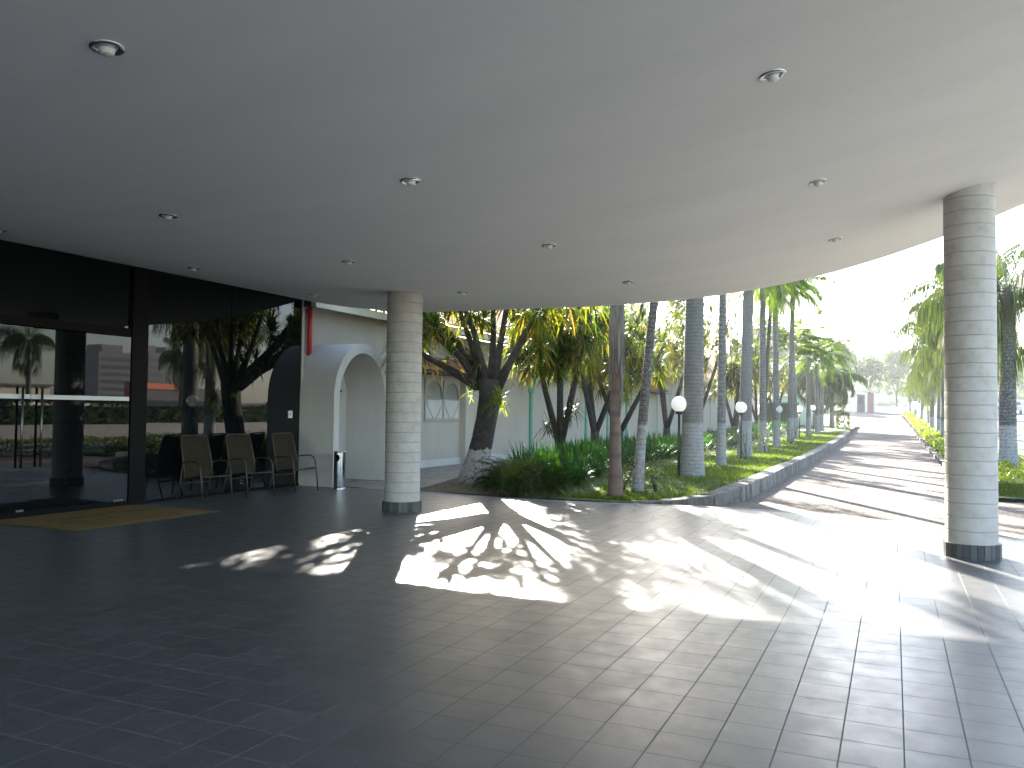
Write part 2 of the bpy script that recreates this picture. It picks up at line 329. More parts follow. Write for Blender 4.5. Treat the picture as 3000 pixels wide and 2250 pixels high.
# tiled terrace following the canopy outline
pts = [(x, y+.12) for x, y in EDGE]
mb = MB()
out = [(-12.12,-9)]+[(-12.12, 15.42)]+pts[1:]+[(4.4,7.5),(4.6,5),(4.6,-9)]
mb.poly([(x, y, 0) for x, y in reversed(out)]); 
o = mb.build('terrace_floor', M['tile']); o['kind'] = 'structure'
mb = MB()  # pale edge band of the terrace
rim = pts[1:]+[(4.4,7.5),(4.6,5),(4.6,-9)]
def offs(P, d):
    R = []
    for i, p in enumerate(P):
        a = Vector(P[max(i-1, 0)]); c = Vector(P[min(i+1, len(P)-1)]); t = (c-a).normalized(); n = Vector((-t.y, t.x)); R.append((p[0]+n.x*d, p[1]+n.y*d))
    return R
r2 = offs(rim, .16)
for i in range(len(rim)-1):
    a, b_, c, d = rim[i], rim[i+1], r2[i+1], r2[i]
    mb.quad((a[0],a[1],.006), (b_[0],b_[1],.006), (c[0],c[1],.006), (d[0],d[1],.006))
    mb.quad((d[0],d[1],-.06), (d[0],d[1],.006), (c[0],c[1],.006), (c[0],c[1],-.06))
    mb.quad((a[0],a[1],.006), (b_[0],b_[1],.006), (b_[0],b_[1],-.04), (a[0],a[1],-.04))
mb.build('terrace_edge_kerb', M['walk'])['kind'] = 'structure'
# drive
def kerb_l(y): return -2.64 - .0016*max(0, y-25)
def kerb_r(y): return 1.56 - .0045*max(0, y-30) if y < 75 else 1.36-.02*(y-75)
mb = MB(); yy = [12.0,14,15.5,17,19,22,26,30]+list(range(34, 150, 4))
for a, c in zip(yy, yy[1:]):
    l0, l1 = (kerb_l(a)-1.6 if a < 16.5 else kerb_l(a)), (kerb_l(c)-1.6 if c < 16.5 else kerb_l(c))
    if a > 78: l0 -= (a-78)*.25
    if c > 78: l1 -= (c-78)*.25
    r0 = kerb_r(a)+.02 if a > 19.5 else 6.5; r1 = kerb_r(c)+.02 if c > 19.5 else 6.5
    mb.quad((l0,a,T(a)-.012), (r0,a,T(a)-.012), (r1,c,T(c)-.012), (l1,c,T(c)-.012))
o = mb.build('drive_road', M['paving']); o['kind'] = 'structure'
# drive sweeping round the right of the terrace
mb = MB(); mb.quad((4.7,-20,-.016), (9,-20,-.016), (9,19,-.016), (4.7,19,-.016)); mb.build('side_drive_road', M['paving'])['kind'] = 'structure'
# street on the right
mb = MB()
for a, c in zip(ys[2:-2], ys[3:-1]): mb.quad((6.4 if a >= 19 else 9.2,a,T(a)-.03), (17,a,T(a)-.03), (17,c,T(c)-.03), (6.4 if a >= 19 else 9.2,c,T(c)-.03))
mb.build('street_road', M['asphalt'])['kind'] = 'structure'
mb = MB()
for a, c in zip(ys[2:-2], ys[3:-1]): mb.quad((17,a,T(a)+.05), (19.5,a,T(a)+.05), (19.5,c,T(c)+.05), (17,c,T(c)+.05)); mb.quad((17,a,T(a)-.06), (17,a,T(a)+.05), (17,c,T(c)+.05), (17,c,T(c)-.06))
mb.build('street_pavement', M['walk'])['kind'] = 'structure'
mb = MB()
for k in range(26):
    y = -15+k*6; mb.box(11.6,11.75,y,y+3,T(y)-.026,T(y)-.022+.0001)
mb.build('street_lane_marking', M['whitepl'])['kind'] = 'structure'
# planted strip right of the drive
mb = MB()
for a, c in zip([19.6]+ys[8:-4], ys[8:-3]): mb.quad((kerb_r(a)+.06,a,T(a)+.07), (6.35,a,T(a)+.07), (6.35,c,T(c)+.07), (kerb_r(c)+.06,c,T(c)+.07))
mb.build('verge_ground', M['lawn'])['kind'] = 'structure'
# garden bed ground
mb = MB(); by = [15.42,15.8,16.2,16.8,17.5,18.3,19.4,21,23,26,29,32]+list(range(36, 84, 4)); bx = [-9.35,-8,-6.5,-5.2,-4.2,-3.4,-2.95]
for i in range(len(bx)-1):
    for j in range(len(by)-1):
        def q(x, y):
            if x == -2.95: x = min(-2.95, -4.35+(y-15.42)*1.9) if y < 16.3 else kerb_l(y)-.1
            x = min(x, max(-4.4+(y-15.42)*1.9, -9.3)) if y < 16.3 else x
            return (x, max(y, edge_y(x)+.2), bedz(x, y)+.01)
        mb.quad(q(bx[i],by[j]), q(bx[i+1],by[j]), q(bx[i+1],by[j+1]), q(bx[i],by[j+1]))
o = mb.build('garden_bed', M['lawn'], smooth=True); o['kind'] = 'structure'
mb = MB()
for a, c in zip([15.45,18,21,26,30]+list(range(34,80,4)), [18,21,26,30]+list(range(34,84,4))): mb.quad((-12.9,a,T(a)+.008), (-9.3,a,T(a)+.008), (-9.3,c,T(c)+.008), (-12.9,c,T(c)+.008))
mb.build('stone_path', M['stone'])['kind'] = 'structure'
# left kerb: row of rough stone blocks
mb = MB(); random.seed(5)
path = [(-4.55,15.50),(-4.0,15.56),(-3.5,15.72),(-3.05,16.05),(-2.8,16.6),(-2.68,17.4)]
y = 18.2
while y < 62: path.append((kerb_l(y), y)); y += .95
for i in range(len(path)-1):
    a = Vector(path[i]); c = Vector(path[i+1]); d = (c-a); ln = d.length; d.normalize(); n = Vector((-d.y, d.x))
    a2 = a+d*.012; c2 = c-d*.012; w = .36+random.uniform(-.02,.02); za = T(a.y)-.05; h = min(1, .12+i*.22)*.29
    h0 = min(1, .12+max(i-.8, 0)*.22)*.29
    h += random.uniform(-.012, .012)
    oo = random.uniform(-.015, .015); a2 = a2+n*oo; c2 = c2+n*oo
    A, B, C_, D = a2, c2, c2+n*w, a2+n*w
    K = 4; ring = []
    for (p_, q_) in ((A, D), (B, C_)): pass
    zt0, zt1 = T(a.y)+h0, T(c.y)+h
    V_ = [(A.x,A.y,za),(B.x,B.y,za),(C_.x,C_.y,za),(D.x,D.y,za),(A.x+n.x*.02,A.y+n.y*.02,zt0),(B.x+n.x*.02,B.y+n.y*.02,zt1),(C_.x,C_.y,zt1),(D.x,D.y,zt0)]
    i0 = len(mb.v); mb.v += V_
    for f in ((4,5,6,7),(0,1,5,4),(1,2,6,5),(2,3,7,6),(3,0,4,7)): mb.f.append(tuple(i0+k for k in f)); mb.m.append(0); mb.sm.append(False)
o = mb.build('kerb', M['kerb']); o['kind'] = 'structure'
bevel(o, .02)
# right kerb: small tilted blocks
mb = MB(); y = 19.8
while y < 100:
    x = kerb_r(y); mb.box(x-.02,x+.16,y,y+.5,T(y)-.05,T(y)+random.uniform(.13,.19),rz=random.uniform(-.08,.08)); y += .56
o = mb.build('drive_edging', M['kerb']); o['kind'] = 'structure'; bevel(o, .012, 1)

# =================================================================== CANOPY
root = thing('canopy', 'wide white curved concrete canopy over the tiled terrace', 'canopy', (0,0,0))
mb = MB(); cx = []
x = -12.5
while x < 4.001: cx.append(round(x, 3)); x += .2
cx[-1] = 4.0
YB = -7.0; TH = .42
rows = {}
for x in cx:
    ey = edge_y(x); n = 24; rows[x] = [(x, YB+(ey-YB)*k/n, ceil_z(x)) for k in range(n+1)]
for a, c in zip(cx, cx[1:]):
    for k in range(24):
        mb.quad(rows[a][k], rows[a][k+1], rows[c][k+1], rows[c][k])
sof = mb
bm_ = MB()
for a, c in zip(cx, cx[1:]):
    p, q = rows[a][-1], rows[c][-1]
    bm_.quad(p, (p[0],p[1],p[2]+TH), (q[0],q[1],q[2]+TH), q)
    p0, q0 = rows[a][0], rows[c][0]
    bm_.quad((p0[0],p0[1],p0[2]+TH), (q0[0],q0[1],q0[2]+TH), (q[0],q[1],q[2]+TH), (p[0],p[1],p[2]+TH))
    bm_.quad(p0, q0, (q0[0],q0[1],q0[2]+TH), (p0[0],p0[1],p0[2]+TH))
p0, p1 = rows[4.0][0], rows[4.0][-1]
bm_.quad(p0, (p0[0],p0[1],p0[2]+TH), (p1[0],p1[1],p1[2]+TH), p1)
o = sof.build('ceiling', M['ceil'], root, smooth=True)
o = bm_.build('slab_edge', M['white'], root)
for o in list(root.children):
    bmx = bmesh.new(); bmx.from_mesh(o.data); bmesh.ops.remove_doubles(bmx, verts=bmx.verts, dist=.001); bmx.to_mesh(o.data); bmx.free()
# columns
def column(x, y, r, label):
    h = ceil_z(x)+.12
    t = thing('canopy_column', label, 'column', (x,y,0), 0, 'columns holding up the canopy')
    m1 = MB(); m1.lathe([(r, .17)]+[(r, .17+k*(h-.17)/12) for k in range(1, 13)], 48); m1.build('shaft', M['col'], t)
    m2 = MB(); n = 26
    for k in range(n):
        a0 = 2*PI*(k+.04)/n; a1 = 2*PI*(k+.96)/n; r0, r1 = r-.02, r+.035
        P = [(r1*cos(a0), r1*sin(a0)), (r1*cos(a1), r1*sin(a1)), (r0*cos(a1), r0*sin(a1)), (r0*cos(a0), r0*sin(a0))]
        i = len(m2.v); m2.v += [(px,py,z) for z in (0,.17) for px,py in P]
        for f in ((4,5,6,7),(0,1,5,4),(1,2,6,5),(3,0,4,7)): m2.f.append(tuple(i+q for q in f)); m2.m.append(0); m2.sm.append(False)
    m2.lathe([(r+.028,.0),(r+.028,.166),(r-.01,.166)], 48, 1)
    m2.build('plinth', [M['plinth'], M['darkin']], t)
column(-7.575, 12.3, .30, 'round pale column nearer the glass doors and the steel bin')
column(.855, 11.65, .285, 'round pale column at the right beside the drive')
# ceiling lights
def light(x, y, label, first=[None]):
    if first[0] is None:
        t = thing('ceiling_light', label, 'ceiling light', (x,y,0), 0, 'round downlights in the canopy ceiling')
        r = MB(); r.lathe([(.075,.03),(.075,-.004),(.10,-.012),(.118,-.006),(.12,.004)], 32); r.build('trim_ring', M['chromer'], t)
        r = MB(); r.lathe([(.0,.035),(.074,.03),(.0745,.0)], 24); r.build('reflector', M['darkin'], t)
        r = MB(); r.lathe([(.0,-.055),(.035,-.052),(.048,-.042),(.05,-.036),(.042,-.031),(.042,-.024),(.054,-.019),(.056,-.010),(.046,-.004),(.046,.002),(.06,.006),(.062,.02),(.05,.03)], 24); r.build('bulb', M['bulb'], t)
        first[0] = t
    else:
        t = copy_tree(first[0]); t['label'] = label
    dz = (ceil_z(x+.05)-ceil_z(x-.05))/.1
    t.scale = (.8,.8,.8); t.location = (x, y, ceil_z(x)-.003); t.rotation_euler = (0, -math.atan(dz), 0)
light(-4.07, 3.36, 'largest ceiling downlight, alone at the upper left with ribbed bulb showing')
light(-.78, 6.2, 'downlight alone at the upper right of the ceiling')
light(-3.92, 6.43, 'downlight in the middle of the ceiling, straight behind the largest one')
light(-6.85, 6.45, 'downlight left of the middle one, over the entrance mat side')
light(-.71, 9.3, 'downlight just above left of the right column top')
light(-3.86, 9.6, 'downlight right of the left column and level with its top third')
light(-6.65, 9.35, 'downlight a little left of the left column, in the middle row')
light(-9.6, 9.55, 'small downlight above the glass wall, over the first chair')
light(-3.78, 12.75, 'small downlight near the far canopy edge above the brown ringed palm')
light(-.72, 12.4, 'small downlight left of the right column near the sky opening')
light(-6.55, 12.45, 'small downlight just right of the left column top')
light(-9.75, 12.65, 'small downlight above the red pipe')
light(-9.9, 6.7, 'downlight cut by the left edge of the photo above the door')

# =================================================================== ENTRANCE BUILDING
eb = thing('entrance_building', 'dark glass fronted entrance hall under the canopy', 'building', (-12.1,0,0))
def bpart(name, mb, m, parent=eb): return mb.build(name, m, parent)
X0 = 0.0
g = MB()
panes = [(-7,-3.5),(-3.46,0),(.04,3.4),(10.98,13.06),(13.08,14.62)]
for a, c in panes:
    q = MB(); q.box(-.02, 0, a, c, .05, 4.12); bpart('window_pane', q, M['glass'])
q = MB(); q.box(-.045, -.008, 14.62, 15.28, .05, 4.16); o = bpart('wall_panel', q, M['glass']); 
q = MB(); q.box(-.4, -.05, -7, 15.3, 4.1, 4.55); q.box(-.05,.012,-7,15.28,0,.05); q.box(-.06,.012,-7,15.28,4.12,4.17); bpart('frame', q, M['frame'])
q = MB(); q.box(-.12, .06, 10.62, 10.96, 0, 4.13); bpart('door_post', q, M['frame'])
q = MB(); q.box(-.05, .03, 3.4, 10.62, 2.92, 3.06); bpart('door_header', q, M['frame'])
q = MB(); q.box(-.02, 0, 3.42, 10.6, 3.06, 4.12); bpart('transom_pane', q, M['glass'])
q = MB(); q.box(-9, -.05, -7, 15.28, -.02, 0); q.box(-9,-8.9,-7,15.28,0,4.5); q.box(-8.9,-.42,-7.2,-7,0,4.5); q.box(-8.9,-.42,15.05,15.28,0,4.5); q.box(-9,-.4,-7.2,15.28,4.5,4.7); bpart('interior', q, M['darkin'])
q = MB(); q.box(-9.3, .1, -7.4, 15.3, 4.9, 5.0); q.box(-9.3,-9.05,-7.4,15.3,0,4.9); bpart('roof', q, M['fascia'])
# doors (two leaves ajar by a degree), pulls, safety strip
for k, (ya, yb, hy) in enumerate(((3.45, 7.02, None), (7.04, 8.75, 8.58), (8.78, 10.58, 8.95))):
    d = MB(); d.box(-.012, 0, ya, yb, .09, 2.9); do = bpart('door', d, M['glass'])
    st = MB(); st.box(.001, .004, ya+.01, yb-.01, 1.80, 1.87); st.build('safety_strip', M['whitepl'], do)
    ft = MB(); ft.box(-.03, .012, ya, yb, .0, .085); ft.build('bottom_rail', M['frame'], do)
    if hy:
        h = MB(); h.tube([(.07,hy,.75),(.07,hy,1.98)], .018, 12); h.tube([(0,hy,.95),(.07,hy,.95)], .01, 8); h.tube([(0,hy,1.78),(.07,hy,1.78)], .01, 8); h.build('handle', M['steel'], do)
        cl = MB(); cl.box(-.02,.014,hy-.02 if k == 1 else 10.3,hy+.1 if k == 1 else 10.5,  .0865,.12); cl.build('clamp', M['steel'], do)
    do.rotation_euler = (0,0,-radians(2.9))
    c_ = (ya+yb)/2; off = c_*sin(radians(2.9)); do.location = (-off+.02, c_*(1-cos(radians(2.9))), 0)
tag(MB.build((lambda q: (q.box(-12.11,-12.088,14.87,15.0,1.5,1.66), q.box(-12.089,-12.08,14.925,14.945,1.57,1.60,1), q)[-1])(MB()), 'switch_plate', [M['whitepl'], M['black']]), 'white square switch plate on the black panel beside the chairs', 'switch')
# entrance mat
t = thing('entrance_mat', 'ochre doormat with dark rim and worn lettering before the glass doors', 'doormat', (-11.0,9.33,0))
q = MB(); q.box(-.98,.98,-1.32,1.32,.002,.014); q.build('rim', M['matrim'], t)
q = MB(); q.box(-.93,.93,-1.27,1.27,.0145,.02); q.build('pile', M['mat'], t)
q = MB(); random.seed(3)
for line, (u0, u1, xx, mt) in enumerate(((-1.0,-.1,.25,0),(-.9,1.0,-.12,0),(.35,.9,-.45,1))):
    u = u0
    while u < u1:
        w = random.uniform(.05,.09)
        for s in range(2):
            a = random.uniform(-.09,.09); q.tube([(xx+a*.5-.05,u,.022),(xx+.06*random.random(),u+w*.5,.022),(xx+a,u+w,.022)], .007, 4, mt)
        u += w+.035
q.build('lettering', [M['matink'], M['matred']], t)
# chairs
def make_chair():
    t = thing('sling_chair', '', 'chair', (0,0,0), 0, 'sling chairs along the glass wall')
    for s in (-1, 1):
        f = MB(); y = s*.285
        f.tube([(.36,y,.0),(.30,y,.42),(.265,y,.60),(.22,y,.655),(.14,y,.68),(.0,y,.68),(-.14,y,.665),(-.235,y,.64)], .0135, 8)
        f.build('arm', M['chairm'], t)
        f = MB(); f.tube([(-.40,y*1.0,.0),(-.30,y,.30),(-.235,y,.66)], .0135, 8); f.build('rear_leg', M['chairm'], t)
        f = MB(); f.tube([(-.20,y*.96,.38),(-.235,y*.96,.62),(-.33,y*.92,.95),(-.375,y*.9,1.09)], .0125, 8); f.tube([(.31,y*.96,.43),(.22,y*.96,.445),(-.20,y*.96,.38)], .0125, 8); f.build('side_rail', M['chairm'], t)
    for P_ in ([(-.375,-.257,1.09),(-.39,-.2,1.105),(-.39,.2,1.105),(-.375,.257,1.09)], [(.31,-.285,.43),(.31,.285,.43)], [(-.30,-.285,.30),(-.30,.285,.30)]):
        f = MB(); f.tube(P_, .0125, 8); f.build('cross_bar', M['chairm'], t)
    def sheet(P, hw):
        m_ = MB(); ny = 6
        for k in range(len(P)-1):
            for j in range(ny):
                def pt(i, u):
                    x, z = P[i]; w = hw[i]; v = -1+2*u/ny; sag = .02*(1-v*v)
                    return (x-sag*.6, v*w, z-sag)
                m_.quad(pt(k,j), pt(k,j+1), pt(k+1,j+1), pt(k+1,j))
        return m_
    o = sheet([(.31,.435),(.2,.45),(.05,.42),(-.1,.395),(-.2,.39)], [.27]*5).build('seat', M['sling'], t, smooth=True)
    o2 = sheet([(-.2,.40),(-.225,.55),(-.27,.75),(-.33,.94),(-.385,1.10)], [.265,.262,.255,.25,.245]).build('backrest', M['sling'], t, smooth=True)
    return t
ch = make_chair()
for i, (x, y, r, lab) in enumerate(((-11.45,11.8,-12,'brown sling chair nearest the doormat, first of the row'), (-11.45,12.95,-12,'brown sling chair in the middle of the row by the glass'), (-11.38,14.22,-9,'brown sling chair at the far end, below the switch plate'))):
    c = ch if i == 0 else copy_tree(ch)
    c.location = (x,y,0); c.rotation_euler = (0,0,radians(r)); c.scale = (1.07,)*3; c['label'] = lab
# bin
t = thing('steel_bin', 'polished steel cylinder bin beside the white arch', 'bin', (-10.82,15.02,0))
q = MB(); q.lathe([(0,.02),(.122,.02),(.125,.035),(.125,.60)], 40); q.lathe([(.125,.60),(.125,.79)], 40, 0)
q.build('body', M['chrome'], t)
q = MB(); q.lathe([(.128,0),(.128,.03),(.126,.032)], 40); q.lathe([(.105,.775),(.128,.775),(.13,.80),(.122,.806),(.105,.80),(.105,.775)], 40); q.lathe([(0,.776),(.105,.776)], 40); q.build('rim', M['chromer'], t)
q = MB()
cols_ = []
for j in range(9):
    a = -1.35+(-.42+.84*j/8)
    cols_.append(a)
for j in range(8):
    a0, a1 = cols_[j], cols_[j+1]
    def hh(a): v = (a+1.35)/.42; return .075*sqrt(max(0, 1-v*v))
    q.quad((.1275*cos(a0),.1275*sin(a0),.665-hh(a0)), (.1275*cos(a1),.1275*sin(a1),.665-hh(a1)), (.1275*cos(a1),.1275*sin(a1),.665+hh(a1)), (.1275*cos(a0),.1275*sin(a0),.665+hh(a0)))
q.build('opening', M['darkin'], t)

# =================================================================== GARDEN BUILDING
gb = thing('garden_building', 'long cream building with tiled eave and green arches behind the garden', 'building', (-12.75,0,0))
def gp(name, q, m): return q.build(name, m, gb)
q = MB()
q.box(.0-.6,.0,20.3,90,0,4.1); q.box(-.3,.42,15.3,20.32,0,4.2); gp('wall', q, M['cream'])
q = MB(); q.box(.0,.03,20.4,90,0,.22); gp('skirting', q, M['white'])
q = MB(); q.box(.43,.66,15.283,15.36,0,4.36); gp('corner_pier', q, M['cream'])
q = MB(); q.box(.0,.22,24.15,24.5,0,4.05); gp('pilaster', q, M['cream'])
q = MB(); q.box(.0,.12,20.32,20.62,0,4.05); gp('pilaster', q, M['cream'])
# eave
q = MB(); q.box(.88,.92,15.45,90,4.0,4.19); gp('fascia', q, M['fascia'])
q = MB(); q.box(.002,.88,15.32,90,4.12,4.15); q.box(.43,.88,15.31,15.45,4.0,4.12); gp('soffit', q, M['soffit'])
q = MB(); y = 15.35
while y < 90:                                       # barrel tiles
    s = .24
    for (a, b_) in ((y, y+s*.5), (y+s*.5, y+s)):
        pass
    P0 = []; n = 5 if y < 45 else 3
    for k in range(n+1):
        a = PI*k/n; P0.append((y+s*.5-cos(a)*s*.5, sin(a)*.06))
    for k in range(n):
        (ya, za), (yb, zb) = P0[k], P0[k+1]
        q.quad((.97,ya,4.2+za), (.97,yb,4.2+zb), (-4.5,yb,7.5+zb), (-4.5,ya,7.5+za))
    q.poly([(.97,yy_,4.2+zz_) for yy_, zz_ in P0])
    y += s
gp('roof', q, M['terra'])
# small tiled awnings
for (a, c) in ((20.9,24.7),(35.3,39.6),(45.9,49.6),(58.7,62.4)):
    q = MB(); y = a
    while y < c:
        s = .22; P0 = [(y+s*.5-cos(PI*k/4)*s*.5, sin(PI*k/4)*.045) for k in range(5)]
        for k in range(4):
            (ya, za), (yb, zb) = P0[k], P0[k+1]
            q.quad((.62,ya,2.86+T(y)+za), (.62,yb,2.86+T(y)+zb), (.0,yb,3.30+T(y)+zb), (.0,ya,3.30+T(y)+za))
        y += s
    w = gp('awning', q, M['terra'])
    q = MB(); q.box(.0,.6,a,c,2.80+T(a),2.835+T(a)); q.build('awning_board', M['soffit'], w)
# window with arch grille
q = MB(); q.box(-.02,.012,21.9,24.02,1.45,2.68); w = gp('window', q, M['walk'])
q = MB(); q.box(.013,.03,21.92,24.0,1.47,2.05); q.build('panel', M['white'], w)
q = MB()
q.box(.02,.045,21.86,24.06,1.41,1.46); q.box(.02,.045,21.86,24.06,2.66,2.71); q.box(.02,.045,21.86,21.92,1.46,2.66); q.box(.02,.045,24.0,24.06,1.46,2.66); q.build('frame', M['cream'], w)
q = MB()
for cy in (22.43, 23.49):
    q.tube([(.05, cy-.5*cos(PI*k/12), 2.08+.52*sin(PI*k/12)) for k in range(13)], .018, 6)
    for s in (-1, 1): q.tube([(.05, cy+s*.5-s*.42*(k/8)**1.6, 2.08-.60*k/8) for k in range(9)], .010, 5)
q.tube([(.05,22.96,1.47),(.05,22.96,2.1)], .018, 6); q.tube([(.05,21.95,2.06),(.05,23.99,2.06)], .014, 6)
q.build('grille', M['palegreen'], w)
# arch infill spandrel behind grille
q = MB()
for cy in (22.43, 23.49):
    for k in range(12):
        a0, a1 = PI*k/12, PI*(k+1)/12
        q.quad((.04,cy-.5*cos(a0),2.08+.52*sin(a0)), (.04,cy-.5*cos(a1),2.08+.52*sin(a1)), (.04,cy-.5*cos(a1),2.66), (.04,cy-.5*cos(a0),2.66))
q.build('spandrel', M['cream'], w)
# green arches applied to the wall
py = [29.95+3.2*k for k in range(0, 15)]
for k, y in enumerate([26.7]+py[:-1]):
    y2 = y+3.23; t0 = T(y); mt = M['green'] if k < 6 else M['palegreen']
    q = MB(); n = 14; hw = (y2-y)/2; cy = (y+y2)/2
    for j in range(n):
        def P(jj, off):
            a = PI*jj/n; return (cy-(hw-off)*cos(a), 2.45+t0+(1.02-off)*sin(a))
        (ya, za), (yb, zb) = P(j,0), P(j+1,0); (yc, zc), (yd, zd) = P(j+1,.19), P(j,.19)
        q.quad((.05,ya,za), (.05,yb,zb), (.05,yc,zc), (.05,yd,zd)); q.quad((.0,yd,zd), (.05,yd,zd), (.05,yc,zc), (.0,yc,zc)); q.quad((.0,ya,za), (.05,ya,za), (.05,yb,zb), (.0,yb,zb))
    gp('wall_arch', q, mt)
    if k > 0:
        q = MB(); q.box(.0,.055,y-.10,y+.10,0,2.46+t0); gp('arch_post', q, mt)
tag(gb)
# arch portal
ap = thing('arch_portal', 'thick white arched portal between the glass wall and the garden wall', 'archway', (-12.35,16.4,0))
def arc(hw, spring, rise, n=28):
    P = [(-hw, 0), (-hw, spring*.5), (-hw, spring)]
    for k in range(1, n): a = PI*k/n; P.append((-hw*cos(a), spring+rise*sin(a)))
    return P+[(hw, spring), (hw, spring*.5), (hw, 0)]
Oo = arc(1.13, 1.95, 1.28); Ii = arc(.93, 1.9, 1.11); q = MB(); q2 = MB(); XF = 1.17
for k in range(len(Oo)-1):
    (a, za), (b_, zb) = Oo[k], Oo[k+1]; (c, zc), (d, zd) = Ii[k+1], Ii[k]
    q.quad((XF,a,za), (XF,b_,zb), (XF,c,zc), (XF,d,zd)); q.quad((0,a,za), (0,b_,zb), (XF,b_,zb), (XF,a,za))
    q2.quad((XF,d,zd), (XF,c,zc), (.02,c*1.0,zc), (.02,d*1.0,zd))
o = q.build('vault', M['white'], ap)
o = q2.build('inner_lining', M['white'], ap)
q = MB(); q.box(.02,.05,-.92,.92,0,3.0); q.box(.02,.9,.905,.94,0,.12); q.box(.05,.065,-.9,.9,0,.12); q.build('back_wall', M['white'], ap)
q = MB(); q.box(.052,.07,-.05,.62,2.18,2.72); v = q.build('window', M['winb'], ap)
q = MB(); q.box(.052,.09,-.09,.66,2.13,2.18); q.box(.072,.085,-.05,.62,2.44,2.46); q.box(.072,.085,.27,.29,2.18,2.72); q.build('frame', M['soffit'], v)
# red pipe
t = thing('red_pipe', 'red fire pipe on the cream wall above the white arch', 'pipe', (-12.22,15.72,0))
q = MB(); q.tube([(0,0,2.72),(0,0,4.2)], .055, 16); q.build('pipe', M['red'], t)
q = MB()
for z in (2.95,3.95): q.lathe([(.057,z),(.062,z),(.062,z+.03),(.057,z+.03)], 16); q.box(-.12,-.03,-.02,.02,z,z+.03)
q.build('bracket', M['red'], t)

# =================================================================== PLANTS
UP = Vector((0,0,1))
def rdir(az, el): return Vector((cos(el)*cos(az), cos(el)*sin(az), sin(el)))
def strap(mb, p, d, Ln, w, droop, m=0, seg=3):
    side = d.cross(UP)
    side = side.normalized() if side.length > .05 else Vector((1,0,0))
    ts = [0,.35,.72,1] if seg == 3 else [0,.55,1]; ws = [.55,1,.75,.04] if seg == 3 else [.7,1,.04]
    P = [p+d*Ln*t-UP*droop*Ln*t*t for t in ts]
    i = len(mb.v)
    for q, ww in zip(P, ws):
        mb.v.append(tuple(q-side*w*.5*ww)); mb.v.append(tuple(q+side*w*.5*ww))
    for k in range(len(ts)-1):
        mb.f.append((i+2*k, i+2*k+1, i+2*k+3, i+2*k+2)); mb.m.append(m); mb.sm.append(False)
def rosette(mb, p, axis, n, Ln, w, rnd, dead=.2):
    for k in range(n):
        u = rnd.random(); az = rnd.random()*2*PI
        el = radians(78-118*u+rnd.uniform(-9,9))
        d = (rdir(az, el)+axis*.25).normalized()
        hang = u > 1-dead
        strap(mb, p+rdir(az,0)*.03-UP*u*.28, d, Ln*rnd.uniform(.75,1.1)*(.8 if u < .15 else 1), w*rnd.uniform(.8,1.15), .28+.5*u, 1 if (hang and rnd.random() < .6) else 0)
def frond(mb, p, az, el, Ln, curve, nl, ll, lw, rnd, m=0, ml=1, hang=.35, rw=.02, twist=0):
    pts = []; q = p.copy(); e = el; n = 9; st = Ln/n
    for k in range(n+1):
        pts.append(q.copy()); q = q+rdir(az, e)*st; e -= curve/n*(.5+k/n)
    mb.tube(pts, [rw*(1-.85*k/n) for k in range(n+1)], 4, m, cap=False)
    for k in range(nl):
        t = .14+.86*(k+.5)/nl; f = t*n; i = min(int(f), n-1); a = pts[i].lerp(pts[i+1], f-i); tg = (pts[i+1]-pts[i]).normalized()
        sd = tg.cross(UP); sd = sd.normalized() if sd.length > .05 else Vector((cos(az+PI/2), sin(az+PI/2), 0))
        l = ll*(.35+.65*sin(PI*min(1, t*.92+.08)))*rnd.uniform(.85,1.1)
        for s in (-1, 1):
            d = (sd*s*(1-.2*t)+tg*(.45+.5*t)+UP*rnd.uniform(-.12,.22)-UP*hang*.6).normalized()
            side = tg; P = [a, a+d*l*.5-UP*hang*l*.12, a+d*l*.9-UP*hang*l*.62]
            j = len(mb.v); wv = (side*lw*.5)
            mb.v += [tuple(P[0]-wv*.7), tuple(P[0]+wv*.7), tuple(P[1]-wv), tuple(P[1]+wv), tuple(P[2]-wv*.15), tuple(P[2]+wv*.15)]
            mb.f += [(j,j+1,j+3,j+2), (j+2,j+3,j+5,j+4)]; mb.m += [ml,ml]; mb.sm += [False,False]
def palm_crown(seed, n=14, Ln=2.5, ll=.55, lw=.045, nl=30, hang=.5, curve=2.0, elmax=75, elmin=-15, mats='palm', rag=.15):
    rnd = random.Random(seed); mb = MB()
    for k in range(n):
        u = k/(n-1); az = k*2.39996+rnd.uniform(-.2,.2); el = radians(elmax+(elmin-elmax)*u+rnd.uniform(-8,8))
        frond(mb, Vector((0,0,0))+rdir(az,0)*.06, az, el, Ln*rnd.uniform(.85-rag*.6,1.1), curve*rnd.uniform(.8-rag*.5,1.1), nl, ll*rnd.uniform(1-rag,1), lw, rnd, 0, 1, hang, .024)
    me = mb.build('crown', [M['shaft'], M[mats]]); d = me.data; bpy.data.objects.remove(me); return d
CR = [palm_crown(s, 16, 2.6, .6, .055, 36, .55, 2.2) for s in (1, 2)]
CRL = [palm_crown(7, 15, 2.9, .8, .07, 34, .35, 1.7, 80, 5)]
CRD = [palm_crown(9, 30, 2.6, .6, .06, 34, 1.3, 3.2, 60, -40, 'palmdark')]
CQ = [palm_crown(s, 21, 3.3, .85, .045, 40, 2.1, 3.0, 82, -55, 'queen', .5) for s in (21, 22)]
